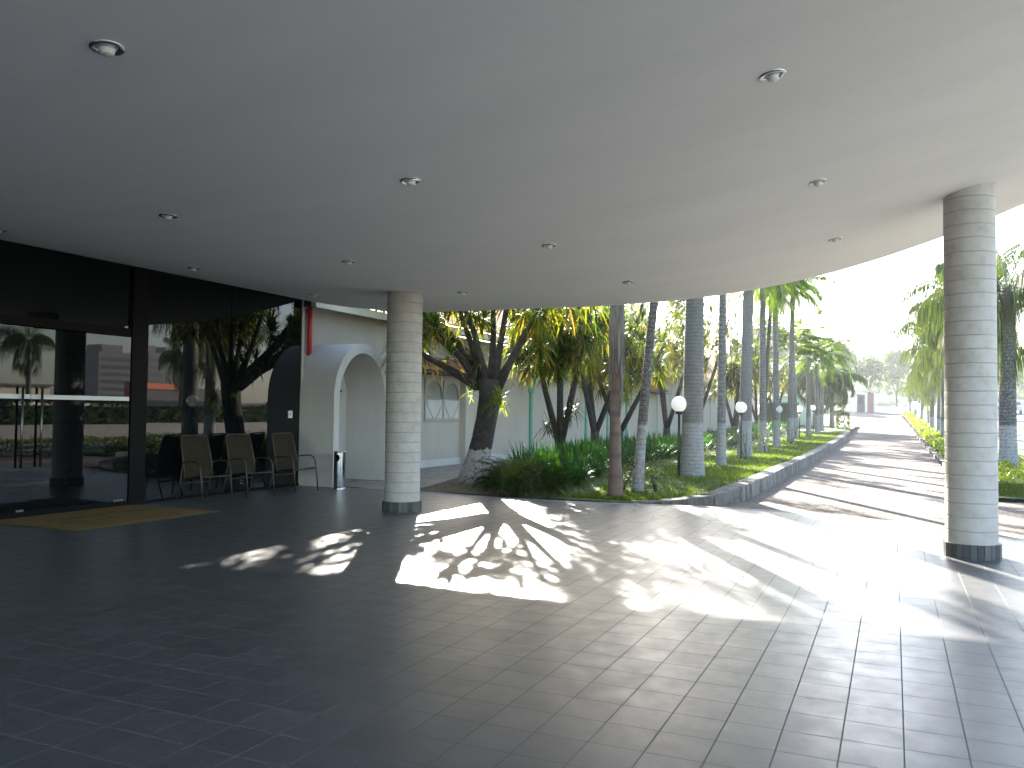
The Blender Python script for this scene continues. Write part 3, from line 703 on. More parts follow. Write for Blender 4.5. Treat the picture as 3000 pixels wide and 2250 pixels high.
def palm(name, x, y, z0, r, h, lean, tm, crown, label, cat='palm tree', group=None, cs=1.0, base=1.3, shaft=True, bulge=0, rz=None, kinds=(M,)):
    t = thing(name, label, cat, (x,y,z0), 0, group)
    if lean == (0,0): lean = (random.uniform(-.14,.14), random.uniform(-.1,.1))
    q = MB(); n = 14; P = []; Rr = []
    for k in range(n+1):
        u = k/n; zz = u*h; P.append((lean[0]*u**1.2, lean[1]*u**1.2, zz-.08 if k == 0 else zz))
        fl_ = (base-1)*exp(-zz/.45); b_ = bulge*sin(PI*min(1, u*1.0))
        Rr.append(r*(1+fl_+b_-.25*u))
    # extra rings low down for a smooth flare
    P2 = []; R2 = []
    for zz in (.0,.12,.25,.45,.7,1.0,1.4):
        u = zz/h; P2.append((lean[0]*u**1.2, lean[1]*u**1.2, zz-(.1 if zz == 0 else 0))); R2.append(r*(1+(base-1)*exp(-zz/.45)+bulge*sin(PI*u)-.25*u))
    for p_, r_ in zip(P, Rr):
        if p_[2] > 1.5: P2.append(p_); R2.append(r_)
    q.tube(P2, R2, 20); q.build('trunk', M[tm], t)
    if shaft:
        q = MB(); q.tube([(lean[0],lean[1],h-.05),(lean[0],lean[1],h+.3),(lean[0],lean[1],h+.9),(lean[0],lean[1],h+1.1)], [r*.85,r*.95,r*.6,r*.35], 14); q.build('crown_shaft', M['shaft'], t)
    c = bpy.data.objects.new('crown', crown); COL.objects.link(c); c.parent = t
    c.location = (lean[0], lean[1], h+(.95 if shaft else 0)); c.rotation_euler = (0,0,random.uniform(0,6.28) if rz is None else rz); c.scale = (cs,)*3
    return t
random.seed(8)
GL = 'palms planted in the bed left of the drive'
# brown ringed palm with torn sheath
t = palm('palm_tree', -5.04, 16.19, .02, .115, 4.5, (.0,.0), 'tr_brown', CR[0], 'slim brown ringed palm with a torn grey leaf sheath, nearest the terrace', group=GL, base=1.5)
q = MB(); rn = random.Random(4)
q.tube([(.0,.0,2.45),(.0,0,2.9),(.01,0,3.5),(.02,0,4.4)], [.125,.155,.16,.13], 12)
q.tube([(.10,-.06,1.6),(.125,-.07,2.1),(.11,-.06,2.8)], [.012,.035,.03], 6); q.tube([(.13,-.04,1.9),(.16,-.05,2.4),(.19,-.04,3.1)], [.008,.016,.008], 5)
q.tube([(-.09,-.08,2.1),(-.10,-.10,2.5),(-.08,-.08,3.0)], [.01,.04,.03], 6)
q.build('leaf_sheath', M['sheath'], t)
palm('palm_tree', -4.81, 16.99, .07, .105, 4.9, (.42,.0), 'tr_lichen', CR[1], 'leaning palm with dark lichen spotted trunk beside the brown ringed palm', group=GL, base=1.35)
palm('palm_tree', -4.3, 19.8, .2, .245, 6.3, (.08,0), 'tr_royal', CR[0], 'thickest grey royal palm right behind the nearest globe lamp', group=GL, cs=1.5, base=1.3, bulge=.04)
palm('palm_tree', -4.51, 24.61, .2, .125, 7.0, (.05,0), 'tr_thin', CR[1], 'slim mottled palm between the two thick grey palms', group=GL, base=1.3)
palm('palm_tree', -4.69, 29.98, .2, .225, 6.6, (.0,0), 'tr_royal', CR[1], 'second thick grey royal palm, beside the second globe lamp', group=GL, cs=1.2, base=1.25)
palm('palm_tree', -4.64, 34.03, .22, .145, 6.0, (.0,0), 'tr_thin', CR[0], 'slim palm just right of the second thick grey palm', group=GL, base=1.3)
palm('palm_tree', -4.81, 39.74, .24, .15, 6.6, (.0,0), 'tr_thin', CR[1], 'slim palm standing directly behind the third globe lamp', group=GL, base=1.3)
palm('palm_tree', -5.6, 41.0, .24, .11, 6.3, (.35,0), 'tr_yucca', CR[0], 'thin brown palm trunk leaning just left of the third globe lamp', group=GL)
palm('palm_tree', -5.04, 47.36, .32, .165, 7.2, (.12,0), 'tr_thin', CR[0], 'tall palm whose crown overhangs the sky highest of the left row', group=GL, base=1.3, cs=1.15, rz=.6)
palm('palm_tree', -5.0, 49.9, .35, .13, 4.3, (0,0), 'tr_thin', CRL[0], 'palm with bright backlit fronds behind the fourth globe lamp', group=GL, cs=1.05, rz=.3)
palm('palm_tree', -4.64, 53.5, .4, .14, 3.8, (0,0), 'tr_thin', CRL[0], 'palm with arching light green fronds right of the fourth globe lamp', group=GL, cs=.95, rz=2.0)
palm('palm_tree', -4.6, 59.4, .5, .15, 3.9, (0,0), 'tr_thin', CR[1], 'palm trunk just right of the fifth globe lamp', group=GL, cs=1.05)
palm('palm_tree', -4.73, 64.48, .6, .15, 4.5, (0,0), 'tr_thin', CR[0], 'palm trunk between the fifth and sixth globe lamps', group=GL, cs=1.1)
palm('palm_tree', -4.45, 71.5, .77, .17, 3.9, (0,0), 'tr_thin', CRD[0], 'last palm of the left row with dark drooping crown near the white gable', group=GL, cs=1.25, shaft=False)
palm('palm_tree', -5.4, 68.0, .7, .16, 4.0, (0,0), 'tr_thin', CRD[0], 'dark drooping palm half hidden behind the last slim trunks', group=GL, cs=1.2, shaft=False, rz=2)
GR = 'drooping palms in the verge right of the drive'
RP = [(3.0,28.2,.06,.25,5.4,1.0,'large drooping palm just right of the right column'),(2.9,36,.1,.24,6.2,1.12,'drooping palm whose fronds hang left of the right column top'),(2.7,44.5,.15,.22,6.4,1.15,'drooping palm mostly hidden behind the right column'),
      (2.6,53,.25,.2,6.0,1.05,'second drooping palm showing left of the right column'),(2.7,61.4,.34,.19,5.4,.95,'drooping palm with whitewashed foot above the low hedge bend'),(2.6,70,.5,.17,4.6,.85,'drooping palm in the middle of the right hand row'),
      (2.7,78,.76,.17,4.0,.7,'drooping palm behind the round clumps of the low hedge'),(2.4,88,1.1,.15,3.6,.62,'small drooping palm far along the right row'),(2.1,99,1.6,.15,3.2,.6,'smaller hazy palm next to the far lamps'),(1.8,112,2.2,.14,2.9,.55,'farthest hazy palm at the end of the right row')]
for i, (x, y, z, r, h, cs, lab) in enumerate(RP):
    palm('queen_palm', x, y, z, r, h, (random.uniform(-.15,.15),0), 'tr_lichen' if i == 0 else 'tr_thin', CQ[i % 2], lab, group=GR, cs=cs, shaft=False, base=1.25)
# pale flowering stem hanging in the nearest right palm is part of the crown mass
# yucca trees
def yucca(x, y, z0, trunks, nro, label, seed, tm='tr_yucca', rl=.75, group='branching yucca trees against the cream wall', name='yucca_tree'):
    rnd = random.Random(seed); t = thing(name, label, 'yucca tree', (x,y,z0), rnd.uniform(0,.01), group)
    tb = MB(); cb = MB()
    for (P, R) in trunks:
        tb.tube(P, R, 12)
    for (p, ax, n, ln) in nro:
        rosette(cb, Vector(p), Vector(ax).normalized(), n, ln, .042, rnd)
    tb.build('trunk', M[tm], t); cb.build('crown', [M['yucca'], M['dead']], t)
    return t
# the big whitewashed tree by the terrace (local coords from its foot)
tr = [([(0,0,-.1),(.03,0,.25),(.12,0,.6),(.22,0,1.0),(.32,0,1.5),(.40,.0,2.0),(.42,.0,2.4)], [.40,.33,.27,.25,.24,.25,.27])]
tips = [((-1.35,-.1,3.0),(-2.1,-.1,3.5),.42),((-.9,.2,3.4),(-1.4,.3,4.0),.44),((-.25,.1,3.5),(-.6,.1,4.4),.4),((.35,.25,3.5),(.3,.3,4.5),.42),((.75,-.1,3.5),(.9,-.1,4.4),.43),((1.15,.1,3.35),(1.75,.1,4.2),.45),((.15,-.3,3.4),(-.1,-.6,4.3),.38),((.9,.5,3.2),(1.4,.9,4.0),.4)]
for a, b_, s in tips:
    k0 = (.42+(a[0]-.42)*.18, a[1]*.2, 2.15+.1*random.random())
    m_ = ((k0[0]+a[0])/2, (k0[1]+a[1])/2, (k0[2]+a[2])/2+(.02 if abs(a[0]-.4) > 1 else 0))
    tr.append(([k0, m_, a, b_], [.13,.085,.065,.05]))
rn = random.Random(2); ro = []
for a, b_, s in tips:
    for k in range(3):
        p = Vector(a).lerp(Vector(b_), .35+.75*rn.random())+Vector((rn.uniform(-.6,.6), rn.uniform(-.6,.6), rn.uniform(-.3,.35)))
        ro.append((tuple(p), (0,0,1), 95, .52))
for k in range(30): ro.append(((rn.uniform(-4.6,-2.2), rn.uniform(.6,2.6), rn.uniform(4.7,6.6)), (0,0,1), 75, .7))  # unseen extra crown high on the left, added to shade the terrace floor
for a in ((-2.6,1.0,5.0),(-3.6,1.8,5.6),(-4.3,2.2,6.0)): tr.append(([(.4,.1,2.3), (a[0]*.5,a[1]*.6,3.9), a], [.12,.08,.05]))  # limbs carrying that added shading crown
ro += [((-2.3+.5*k, .3*sin(k*2.2), 4.4+.5*cos(k*3)), (0,0,1), 60, .7) for k in range(11)]
ro += [((-1.75,-.2,3.55),(-.3,0,1),75,.72),((-1.5,.1,3.3),(0,0,1),60,.65),((-.55,-.15,3.05),(.3,0,1),40,.5),((.1,.0,3.0),(0,0,1),30,.45)]
bt = yucca(-8.72, 17.2, .02, tr, ro, 'large spreading yucca tree with whitewashed foot and dark bark beside the left column', 3, 'tr_big')
def epi(x, y, z, n, ln, label, seed, m='yucca'):
    q = MB(); rnd = random.Random(seed)
    for k in range(n*2):
        strap(q, Vector((rnd.uniform(-.08,.08),rnd.uniform(-.08,.08),rnd.uniform(-.14,.14))), rdir(rnd.random()*2*PI, radians(rnd.uniform(-50,70))), ln*rnd.uniform(.6,1.1), .022, rnd.uniform(.1,.6))
    o = q.build('bromeliad', M[m]); o.location = (x,y,z); tag(o, label, 'bromeliad', 'air plants on the tree trunks')
epi(-7.98, 16.93, 1.98, 60, .42, 'yellow green air plant on the right of the big tree trunk', 1, 'lime')
epi(-8.66, 16.95, 2.15, 26, .30, 'small air plant on the left of the big tree trunk', 2, 'lime')
def vy(x, y, seed, H, label, spread=1.0, nb=5, n=60, low=2.6):
    rnd = random.Random(seed); z0 = bedz(x, y)-.05; tr = []; ro = []
    split = rnd.uniform(.7,1.1)
    tr.append(([(0,0,-.05),(.02,0,.4),(0,0,split)], [.2,.155,.15]))
    nb += 2
    for k in range(nb):
        a = k*2*PI/nb+rnd.uniform(-.5,.5); s = spread*rnd.uniform(.5,1.15); hh = H*rnd.uniform(.75,1.05)
        mid = Vector((cos(a)*s*.55, sin(a)*s*.55, split+(hh-split)*.5)); tip = Vector((cos(a)*s, sin(a)*s, hh))
        if k % 3 == 0: tr.append(([(0,0,split-.15), mid, tip], [.105,.08,.05]))
        for j in range(7):
            p = mid.lerp(tip, .25+.75*j/6)+Vector((rnd.uniform(-.65,.65), rnd.uniform(-.65,.65), rnd.uniform(-.1,.4))); p.z = max(p.z, low-.25)
            ro.append((tuple(p), (0,0,1), int(n*1.5), .58))
    return yucca(x, y, z0, tr, ro, label, seed)
vy(-8.3, 21.6, 31, 4.6, 'yucca tree with a forked trunk and hanging leaves right of the big tree', 1.4, 6, 62, 3.25)
vy(-9.3, 27.5, 34, 5.3, 'yucca tree hidden behind the forked one, left of the brown ringed palm', 1.6, 6, 50, 3.0)
vy(-8.9, 29.0, 33, 4.7, 'yucca tree directly behind the brown ringed palm', 1.5, 6, 52, 2.9)
vy(-9.0, 36.3, 35, 6.3, 'yucca tree with a V shaped trunk between leaning palm and nearest lamp', 1.6, 6, 50, 2.9)
vy(-9.4, 44.0, 36, 6.4, 'yucca tree showing between the two thick grey palms', 1.6, 5, 46, 2.6)
vy(-8.6, 52.5, 37, 6.8, 'yucca tree left of the second thick grey palm', 1.7, 6, 44, 2.4)
vy(-8.6, 60.0, 38, 5.6, 'yucca tree right of the second thick grey palm', 1.7, 6, 40, 2.2)
vy(-8.4, 68.0, 39, 5.4, 'farthest yucca tree behind the third and fourth lamps', 1.7, 6, 40, 2.2)
vy(-7.6, 45.0, 41, 4.4, 'lower yucca tree behind the slim palm by the third lamp', 1.2, 5, 44, 2.2)
epi(-8.5, 21.2, 1.3, 40, .5, 'dark air plant low on the forked yucca trunk', 5, 'palmdark')
epi(-7.9, 21.5, 1.75, 40, .5, 'dark air plant beside the hanging leaves of the forked yucca', 6, 'palmdark')
epi(-8.6, 28.8, 2.3, 40, .5, 'tufted air plant just right of the brown ringed palm', 7)
# strap leaved ground cover
def leafy(q, p, n, ln, rnd, w=.03, droop=(.2,.9), el=(35,88), m=0):
    for k in range(n):
        strap(q, p+Vector((rnd.uniform(-.12,.12), rnd.uniform(-.12,.12), 0)), rdir(rnd.random()*2*PI, radians(rnd.uniform(*el))), ln*rnd.uniform(.6,1.15), w, rnd.uniform(*droop), m, 3)
rnd = random.Random(77); q = MB(); y = 18.4
while y < 66:
    nrow = 5 if y < 30 else 4
    xl, xr = (-8.4, -6.6) if y < 22 else (-8.8, -6.7)
    for k in range(nrow):
        x = xl+(xr-xl)*(k+.5)/nrow+rnd.uniform(-.15,.15); yy_ = y+rnd.uniform(-.2,.2)
        if (x+8.3)**2+(yy_-21.6)**2 < .2: continue
        nl_ = 46 if y < 32 else 22
        leafy(q, Vector((x, yy_, bedz(x, yy_))), nl_, .95, rnd, .032 if y < 32 else .05, (.1,.75), (45,88))
    y += .36 if y < 32 else .6
tag(q.build('strap_leaf_border', M['strap']), 'bright green strap leaved border below the yucca trees', 'grass border', kind='stuff')
q = MB(); rnd = random.Random(78)
for k in range(520):
    y = rnd.uniform(18.2, 34); x = -6.6+rnd.uniform(-.5,.25); strap(q, Vector((x, y, bedz(x,y)+.02)), rdir(rnd.random()*6.28, radians(rnd.uniform(15,70))), rnd.uniform(.25,.5), .03, 1.0, 0)
tag(q.build('dry_leaf_fringe', M['dead']), 'brown withered leaves along the foot of the green border', 'dry leaves', kind='stuff')
# feathery bush at the terrace edge
def fern_bush(name, x, y, r, h, label, seed, mat_='fern', n=80, cat='bush'):
    q = MB(); rnd = random.Random(seed)
    for k in range(n):
        az = rnd.random()*2*PI; el = radians(rnd.uniform(25,85)); frond(q, Vector((rnd.uniform(-r*.35,r*.35), rnd.uniform(-r*.35,r*.35), .05)), az, el, h*rnd.uniform(.7,1.15), rnd.uniform(1.6,3.2), 20, .10, .014, rnd, 0, 0, .5, .004)
    o = q.build(name, M[mat_]); o.location = (x,y,bedz(x,y)); return tag(o, label, cat)
fern_bush('fern_bush', -6.75, 15.95, 1.0, 1.05, 'feathery green fern bush at the terrace edge right of the big tree', 5, n=280)
fern_bush('fern_bush', -7.55, 16.75, .9, .95, 'darker fern bush squeezed between the big tree and the first fern', 6, n=170)
q = MB(); rnd = random.Random(6)
for k in range(46):
    x = rnd.uniform(-7.6,-6.3); y = rnd.uniform(17.2,19.2); leafy(q, Vector((x,y,bedz(x,y))), 34, .85, rnd, .03, (.2,.8), (40,88))
tag(q.build('lily_clump', M['strap']), 'thick clump of upright strap leaves behind the fern bush', 'grass clump')
# twiggy rose bushes by the palms
def twig(x, y, h, label, seed):
    q = MB(); rnd = random.Random(seed)
    for k in range(7):
        a = rnd.random()*6.28; P = [Vector((0,0,0))]
        for j in range(4): P.append(P[-1]+Vector((cos(a)*h*.09+rnd.uniform(-.03,.03), sin(a)*h*.09+rnd.uniform(-.03,.03), h/4)))
        q.tube(P, [.007,.006,.005,.004,.002], 4, 1)
        for j in range(14):
            i = rnd.randint(1,3); c = P[i].lerp(P[i+1], rnd.random()); strap(q, c, rdir(rnd.random()*6.28, rnd.uniform(-.3,.9)), rnd.uniform(.06,.10), .05, .2, 0, 2)
    o = q.build('rose_bush', [M['yucca'], M['tr_yucca']]); o.location = (x,y,bedz(x,y)); tag(o, label, 'bush', 'thin twiggy bushes at the palm feet')
for a in ((-5.0,16.5,.75,'small twiggy bush between the brown ringed palm and the leaning palm',1),(-4.45,17.0,.5,'small sprout right at the foot of the leaning palm',2),(-4.75,25.6,.9,'twiggy bush left of the slim mottled palm',3),(-4.35,28.0,.9,'thin bush in front of the second globe lamp',4),(-4.4,33.0,.8,'twiggy bush at the foot of the slim palm past the second lamp',5),(-4.5,42.5,.9,'twiggy bush past the third globe lamp',6),(-4.3,50.0,1.0,'bush under the fourth globe lamp',7),(-4.1,66.0,1.5,'taller loose bush next to the last globe lamp',8)): twig(*a)
# lawn blades
q = MB(); rnd = random.Random(9)
for k in range(26000):
    u = rnd.random(); y = 15.7+46*u**1.9; xr = kerb_l(y)-.42 if y > 17.5 else min(-3.2, -4.5+(y-15.42)*1.3-.1); x = xr-rnd.random()**1.25*(3.4 if y > 17 else 2.4)
    if x < -5.7 and rnd.random() < .6: continue
    if y < 19 and rnd.random() < .45+.4*noise.noise(Vector((x*1.5,y*1.5,0))): continue
    h = rnd.uniform(.035,.085); a = rnd.random()*6.28; dx, dy = cos(a)*(.007+.0004*y), sin(a)*(.007+.0004*y); z = bedz(x,y)+.008; lx, ly = rnd.uniform(-.03,.03), rnd.uniform(-.03,.03)
    i = len(q.v); q.v += [(x-dx,y-dy,z),(x+dx,y+dy,z),(x+lx,y+ly,z+h)]; q.f.append((i,i+1,i+2)); q.m.append(0); q.sm.append(False)
tag(q.build('lawn_grass', M['blade']), 'short sunlit grass between the palms and the kerb', 'grass', kind='stuff')
# leaf litter on the soil
q = MB(); rnd = random.Random(10)
for k in range(1500):
    x = rnd.uniform(-9.2,-5); y = rnd.uniform(15.6,20); 
    z = bedz(x,y)+.02; s = rnd.uniform(.02,.05); a = rnd.random()*6.28
    q.quad((x-s*cos(a),y-s*sin(a),z),(x+s*.4*sin(a),y-s*.4*cos(a),z+.015),(x+s*cos(a),y+s*sin(a),z),(x-s*.4*sin(a),y+s*.4*cos(a),z+.01))
for k in range(90):
    x = rnd.uniform(-8.5,1.5); y = edge_y(x)+.05-abs(rnd.gauss(0,1.1)); s = rnd.uniform(.012,.03); a = rnd.random()*6.28; z = .004
    q.quad((x-s*cos(a),y-s*sin(a),z),(x+s*.4*sin(a),y-s*.4*cos(a),z+.008),(x+s*cos(a),y+s*sin(a),z),(x-s*.4*sin(a),y+s*.4*cos(a),z+.006))
tag(q.build('leaf_litter', M['dead']), 'dry fallen leaves on the bare soil of the bed', 'leaf litter', kind='stuff')
# hedges made of leaf faces
def leafbox(q, x0, x1, y0, y1, zf, h, n, rnd, s=.06):
    for k in range(n):
        x = rnd.uniform(x0,x1); y = rnd.uniform(y0,y1); e = noise.noise(Vector((x*1.3,y*1.3,3)))*.12
        f = rnd.random()
        if f < .5: z = h+e+rnd.uniform(-.08,.04)
        else:
            z = rnd.uniform(0,h)+e*.5
            if rnd.random() < .7: x = (x0 if rnd.random() < .65 else x1)+rnd.uniform(-.06,.06)+e*.4
            else: y = y0+rnd.uniform(-.06,.1)
        p = Vector((x,y,zf(y)+max(.03,z))); a = rdir(rnd.random()*6.28, rnd.uniform(-.6,1.2)); b = a.cross(UP).normalized() if abs(a.z) < .99 else Vector((1,0,0)); ss = s*rnd.uniform(.7,1.4)
        q.quad(p-a*ss, p+b*ss*.5, p+a*ss, p-b*ss*.5)
rnd = random.Random(12)
q = MB()
for k, y0 in enumerate([20.2+2.0*i for i in range(42)]):
    xl = kerb_r(y0)+.3; far = y0 > 45
    q.box(xl+.1,xl+.9,y0,y0+1.99,T(y0)-.05,T(y0)+.33); leafbox(q, xl, xl+(1.0 if y0 < 60 else .9), y0, y0+2.0, T, .42+rnd.uniform(-.05,.08), 1300 if y0 < 36 else (500 if not far else 260), rnd, .045 if y0 < 36 else .09)
tag(q.build('low_hedge', M['hedge']), 'low yellow green hedge running along the right edge of the drive', 'hedge')
q = MB()
for k in range(9):
    leafbox(q, 3.6, 6.3, 14.0+k*1.9, 15.9+k*1.9, lambda y: 0, .5, 900, rnd, .06)
tag(q.build('ground_cover', M['hedge']), 'yellow green ground cover shrubs right of the right column', 'shrubs')
q = MB(); leafbox(q, -3.9, -3.1, 68.5, 70, T, 1.4, 1200, rnd, .1); tag(q.build('clipped_shrub', M['hedge']), 'clipped bright green shrub at the far end of the left bed', 'shrub')
q = MB()
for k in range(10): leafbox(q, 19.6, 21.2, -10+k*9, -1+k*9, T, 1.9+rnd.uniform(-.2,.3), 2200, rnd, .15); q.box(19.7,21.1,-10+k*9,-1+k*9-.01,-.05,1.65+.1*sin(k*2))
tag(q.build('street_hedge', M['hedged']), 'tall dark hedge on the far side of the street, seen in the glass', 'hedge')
q = MB(); q.box(18.9,19.2,-15,80,-.05,.75); tag(q.build('low_wall', M['walk']), 'low pale wall in front of the dark street hedge', 'wall')

# =================================================================== LAMPS
def lamp_proto(hp=1.72, rg=.185):
    t = thing('globe_lamp', '', 'lamp', (0,0,0), 0, 'white globe lamps on black posts')
    q = MB(); q.tube([(0,0,-.1),(0,0,hp-rg-.03)], .03, 14); q.lathe([(.0,.0),(.07,.0),(.07,.015),(.03,.02)], 16); q.build('post', M['black'], t)
    q = MB(); q.lathe([(.03,hp-rg-.06),(.085,hp-rg-.05),(.085,hp-rg+.0),(.07,hp-rg+.015)], 20); q.build('collar', M['black'], t)
    q = MB(); n = 18; q.lathe([(max(.001, rg*sin(PI*k/n)), hp-rg*cos(PI*k/n)) for k in range(n+1)], 32); q.build('globe', M['opal'], t)
    return t
lp = lamp_proto(); lab = ['nearest','second','third','fourth','fifth','sixth']
for i, (x, y, z) in enumerate(((-4.57,19.62,.2),(-4.55,28.34,.21),(-4.75,39.78,.24),(-4.9,50.87,.35),(-4.84,59.32,.5),(-4.73,66.26,.64))):
    c = lp if i == 0 else copy_tree(lp); c.location = (x,y,z); c['label'] = lab[i]+' white globe lamp of the left row'+(', in front of the thickest palm' if i == 0 else ', counted from the terrace')
for i, (x, y) in enumerate(((2.75,56.5),(2.6,72),(2.0,92),(1.3,108))):
    c = copy_tree(lp); c.location = (x,y,T(y)+.05); c['label'] = ['globe lamp at the left edge of the right column','globe lamp among the drooping palm trunks','far hazy globe lamp right of the gatehouse','farthest globe lamp beside the gatehouse'][i]
lp2 = lamp_proto(2.85, .25)
for i, (x, y) in enumerate(((4.6,23.5),(4.6,31.0),(4.6,16.0))):
    c = lp2 if i == 0 else copy_tree(lp2); c.location = (x,y,.05); c['label'] = ['tall globe lamp mirrored in the glass door, first of three','tall globe lamp mirrored beside the tree reflection','tall globe lamp right of the terrace, outside the photo edge'][i]
    c['group'] = 'tall globe lamps on the verge'

# =================================================================== FAR THINGS
# white gable wall at end of the left bed
t = thing('white_gable', 'white end wall behind the last dark palm of the left row', 'wall', (-7.0,76,T(76)))
q = MB(); q.box(-2.6,1.0,0,.3,-.2,2.6); q.build('wall', M['white'], t)
q = MB(); q.box(-2.7,1.1,-.08,.38,2.6,2.72); q.build('coping', M['fascia'], t)
t = thing('service_box', 'dark green metal cabinet behind the fourth lamp', 'cabinet', (-8.3,72,T(72)))
q = MB(); q.box(-1.6,1.3,0,.8,-.1,2.2); q.build('body', M['green'], t); q = MB(); q.box(-1.5,-.2,-.03,0,.1,2.1); q.box(-.1,1.2,-.03,0,.1,2.1); q.build('door', M['hedged'], t)
# gatehouse
t = thing('gatehouse', 'small brick gatehouse with white posts at the far end of the drive', 'gatehouse', (-3.1,112,T(112)-.1))
for x in (-1.15,.05,1.05):
    q = MB(); q.box(x-.13,x+.13,0,.26,0,2.6); q.build('post', M['white'], t)
q = MB(); q.box(.2,1.0,.05,1.6,0,2.4); q.build('wall', M['brick'], t)
q = MB(); q.box(-1.0,-.1,.4,1.6,0,2.3); w = q.build('booth', M['tower'], t); q = MB(); q.box(-.85,-.25,.38,.399,1.1,2.0); q.build('window', M['winb'], w)
q = MB(); q.box(-1.5,1.4,-.2,1.9,2.6,2.75)
for k in range(12): q.box(-1.45+k*.24,-1.33+k*.24,-.3,2.0,2.75,2.95)
q.build('roof', M['fascia'], t)
q = MB(); q.tube([(1.05,-.05,1.0),(2.3,-.1,.8),(4.6,-.2,.95)], .03, 6); q.build('barrier_arm', M['red'], t)
# round tree and other far trees
def broad(x, y, z0, th, r, n, label, seed, m='tree', squash=1.0, s=.22, group=None):
    t = thing('round_tree', label, 'tree', (x,y,z0), 0, group); rnd = random.Random(seed); q = MB()
    q.tube([(0,0,-.3),(0,0,th*.6),(.1,0,th+r*.5)], [.22,.17,.1], 8)
    for k in range(5):
        a = k*1.3; q.tube([(0,0,th*.6),(cos(a)*r*.5,sin(a)*r*.5,th+r*squash*.8)], [.1,.04], 5)
    q.build('trunk', M['tr_yucca'], t); q = MB(); cl = []
    for k in range(26):
        d = rdir(rnd.random()*6.28, math.asin(rnd.uniform(-.8,1))); rr = r*rnd.uniform(.35,.85); cl.append((Vector((d.x*rr, d.y*rr, th+r*squash+d.z*rr*squash)), r*rnd.uniform(.25,.42)))
    for k in range(n):
        c, cr = cl[rnd.randrange(len(cl))]; d = rdir(rnd.random()*6.28, math.asin(rnd.uniform(-1,1))); p = c+d*cr*rnd.uniform(.6,1.05)
        a = rdir(rnd.random()*6.28, rnd.uniform(-1,1)); b = a.cross(d); b = b.normalized() if b.length > .05 else Vector((1,0,0)); ss = s*rnd.uniform(.6,1.3)
        q.quad(p-a*ss, p+b*ss*.6, p+a*ss, p-b*ss*.6)
    q.build('crown', M[m], t); return t
broad(-3.6, 150, 3.0, 3.4, 2.7, 3000, 'round clipped tree behind the gatehouse', 1)
broad(-9.5, 160, 3.0, 4.5, 4.2, 3000, 'broad tree rising left of the round tree', 2, s=.3)
broad(.5, 165, 3.0, 4.0, 3.4, 2500, 'pale tree just right of the round tree', 3, s=.3)
broad(-18, 130, 3.0, 4.5, 4.5, 2500, 'tree behind the end of the garden building', 4, s=.3)
broad(9.5, 150, 3.0, 4.0, 4.0, 2500, 'tree behind the parked cars', 5, s=.3)
broad(-15.6, 43, .2, 3.4, 2.7, 5200, 'leafy bright green tree rising behind the garden wall', 16, 'yucca', 1.0, .13)
broad(-15.8, 55, .3, 3.4, 2.9, 4800, 'second leafy tree behind the garden wall, farther along', 17, 'yucca', 1.0, .14)
broad(-14.2, 62, .5, 6.2, 1.6, 1500, 'small dark conifer like tree top above the yuccas', 6, 'hedged', 1.6, .16)
# hill with wood
mb = MB(); hx = list(range(-160, 141, 20)); hy = list(range(190, 420, 20))
def hz(x, y):
    u = max(0, 1-((x+10)/150)**2)*min(1, max(0, (y-185)/85)); return 3.0+19*u*(.8+.35*noise.noise(Vector((x*.02,y*.02,1))))
for i in range(len(hx)-1):
    for j in range(len(hy)-1):
        mb.quad(*[(x,y,hz(x,y)) for x,y in ((hx[i],hy[j]),(hx[i+1],hy[j]),(hx[i+1],hy[j+1]),(hx[i],hy[j+1]))])
mb.build('hill', M['hillm'], smooth=True)['kind'] = 'structure'
q = MB(); rnd = random.Random(44)
for k in range(520):
    x = rnd.uniform(-110,90); y = rnd.uniform(195,300); c = Vector((x,y,hz(x,y)+1.5)); r = rnd.uniform(2.2,4.5)
    for j in range(26):
        d = rdir(rnd.random()*6.28, rnd.uniform(-.2,1.5)); p = c+d*r*rnd.uniform(.7,1.05); a = rdir(rnd.random()*6.28, rnd.uniform(-1,1)); b = a.cross(d); b = b.normalized() if b.length > .05 else Vector((1,0,0)); ss = rnd.uniform(.5,1.0)
        q.quad(p-a*ss, p+b*ss*.7, p+a*ss, p-b*ss*.7)
tag(q.build('hill_wood', M['tree']), 'hazy wood covering the far hill', 'wood', kind='stuff')
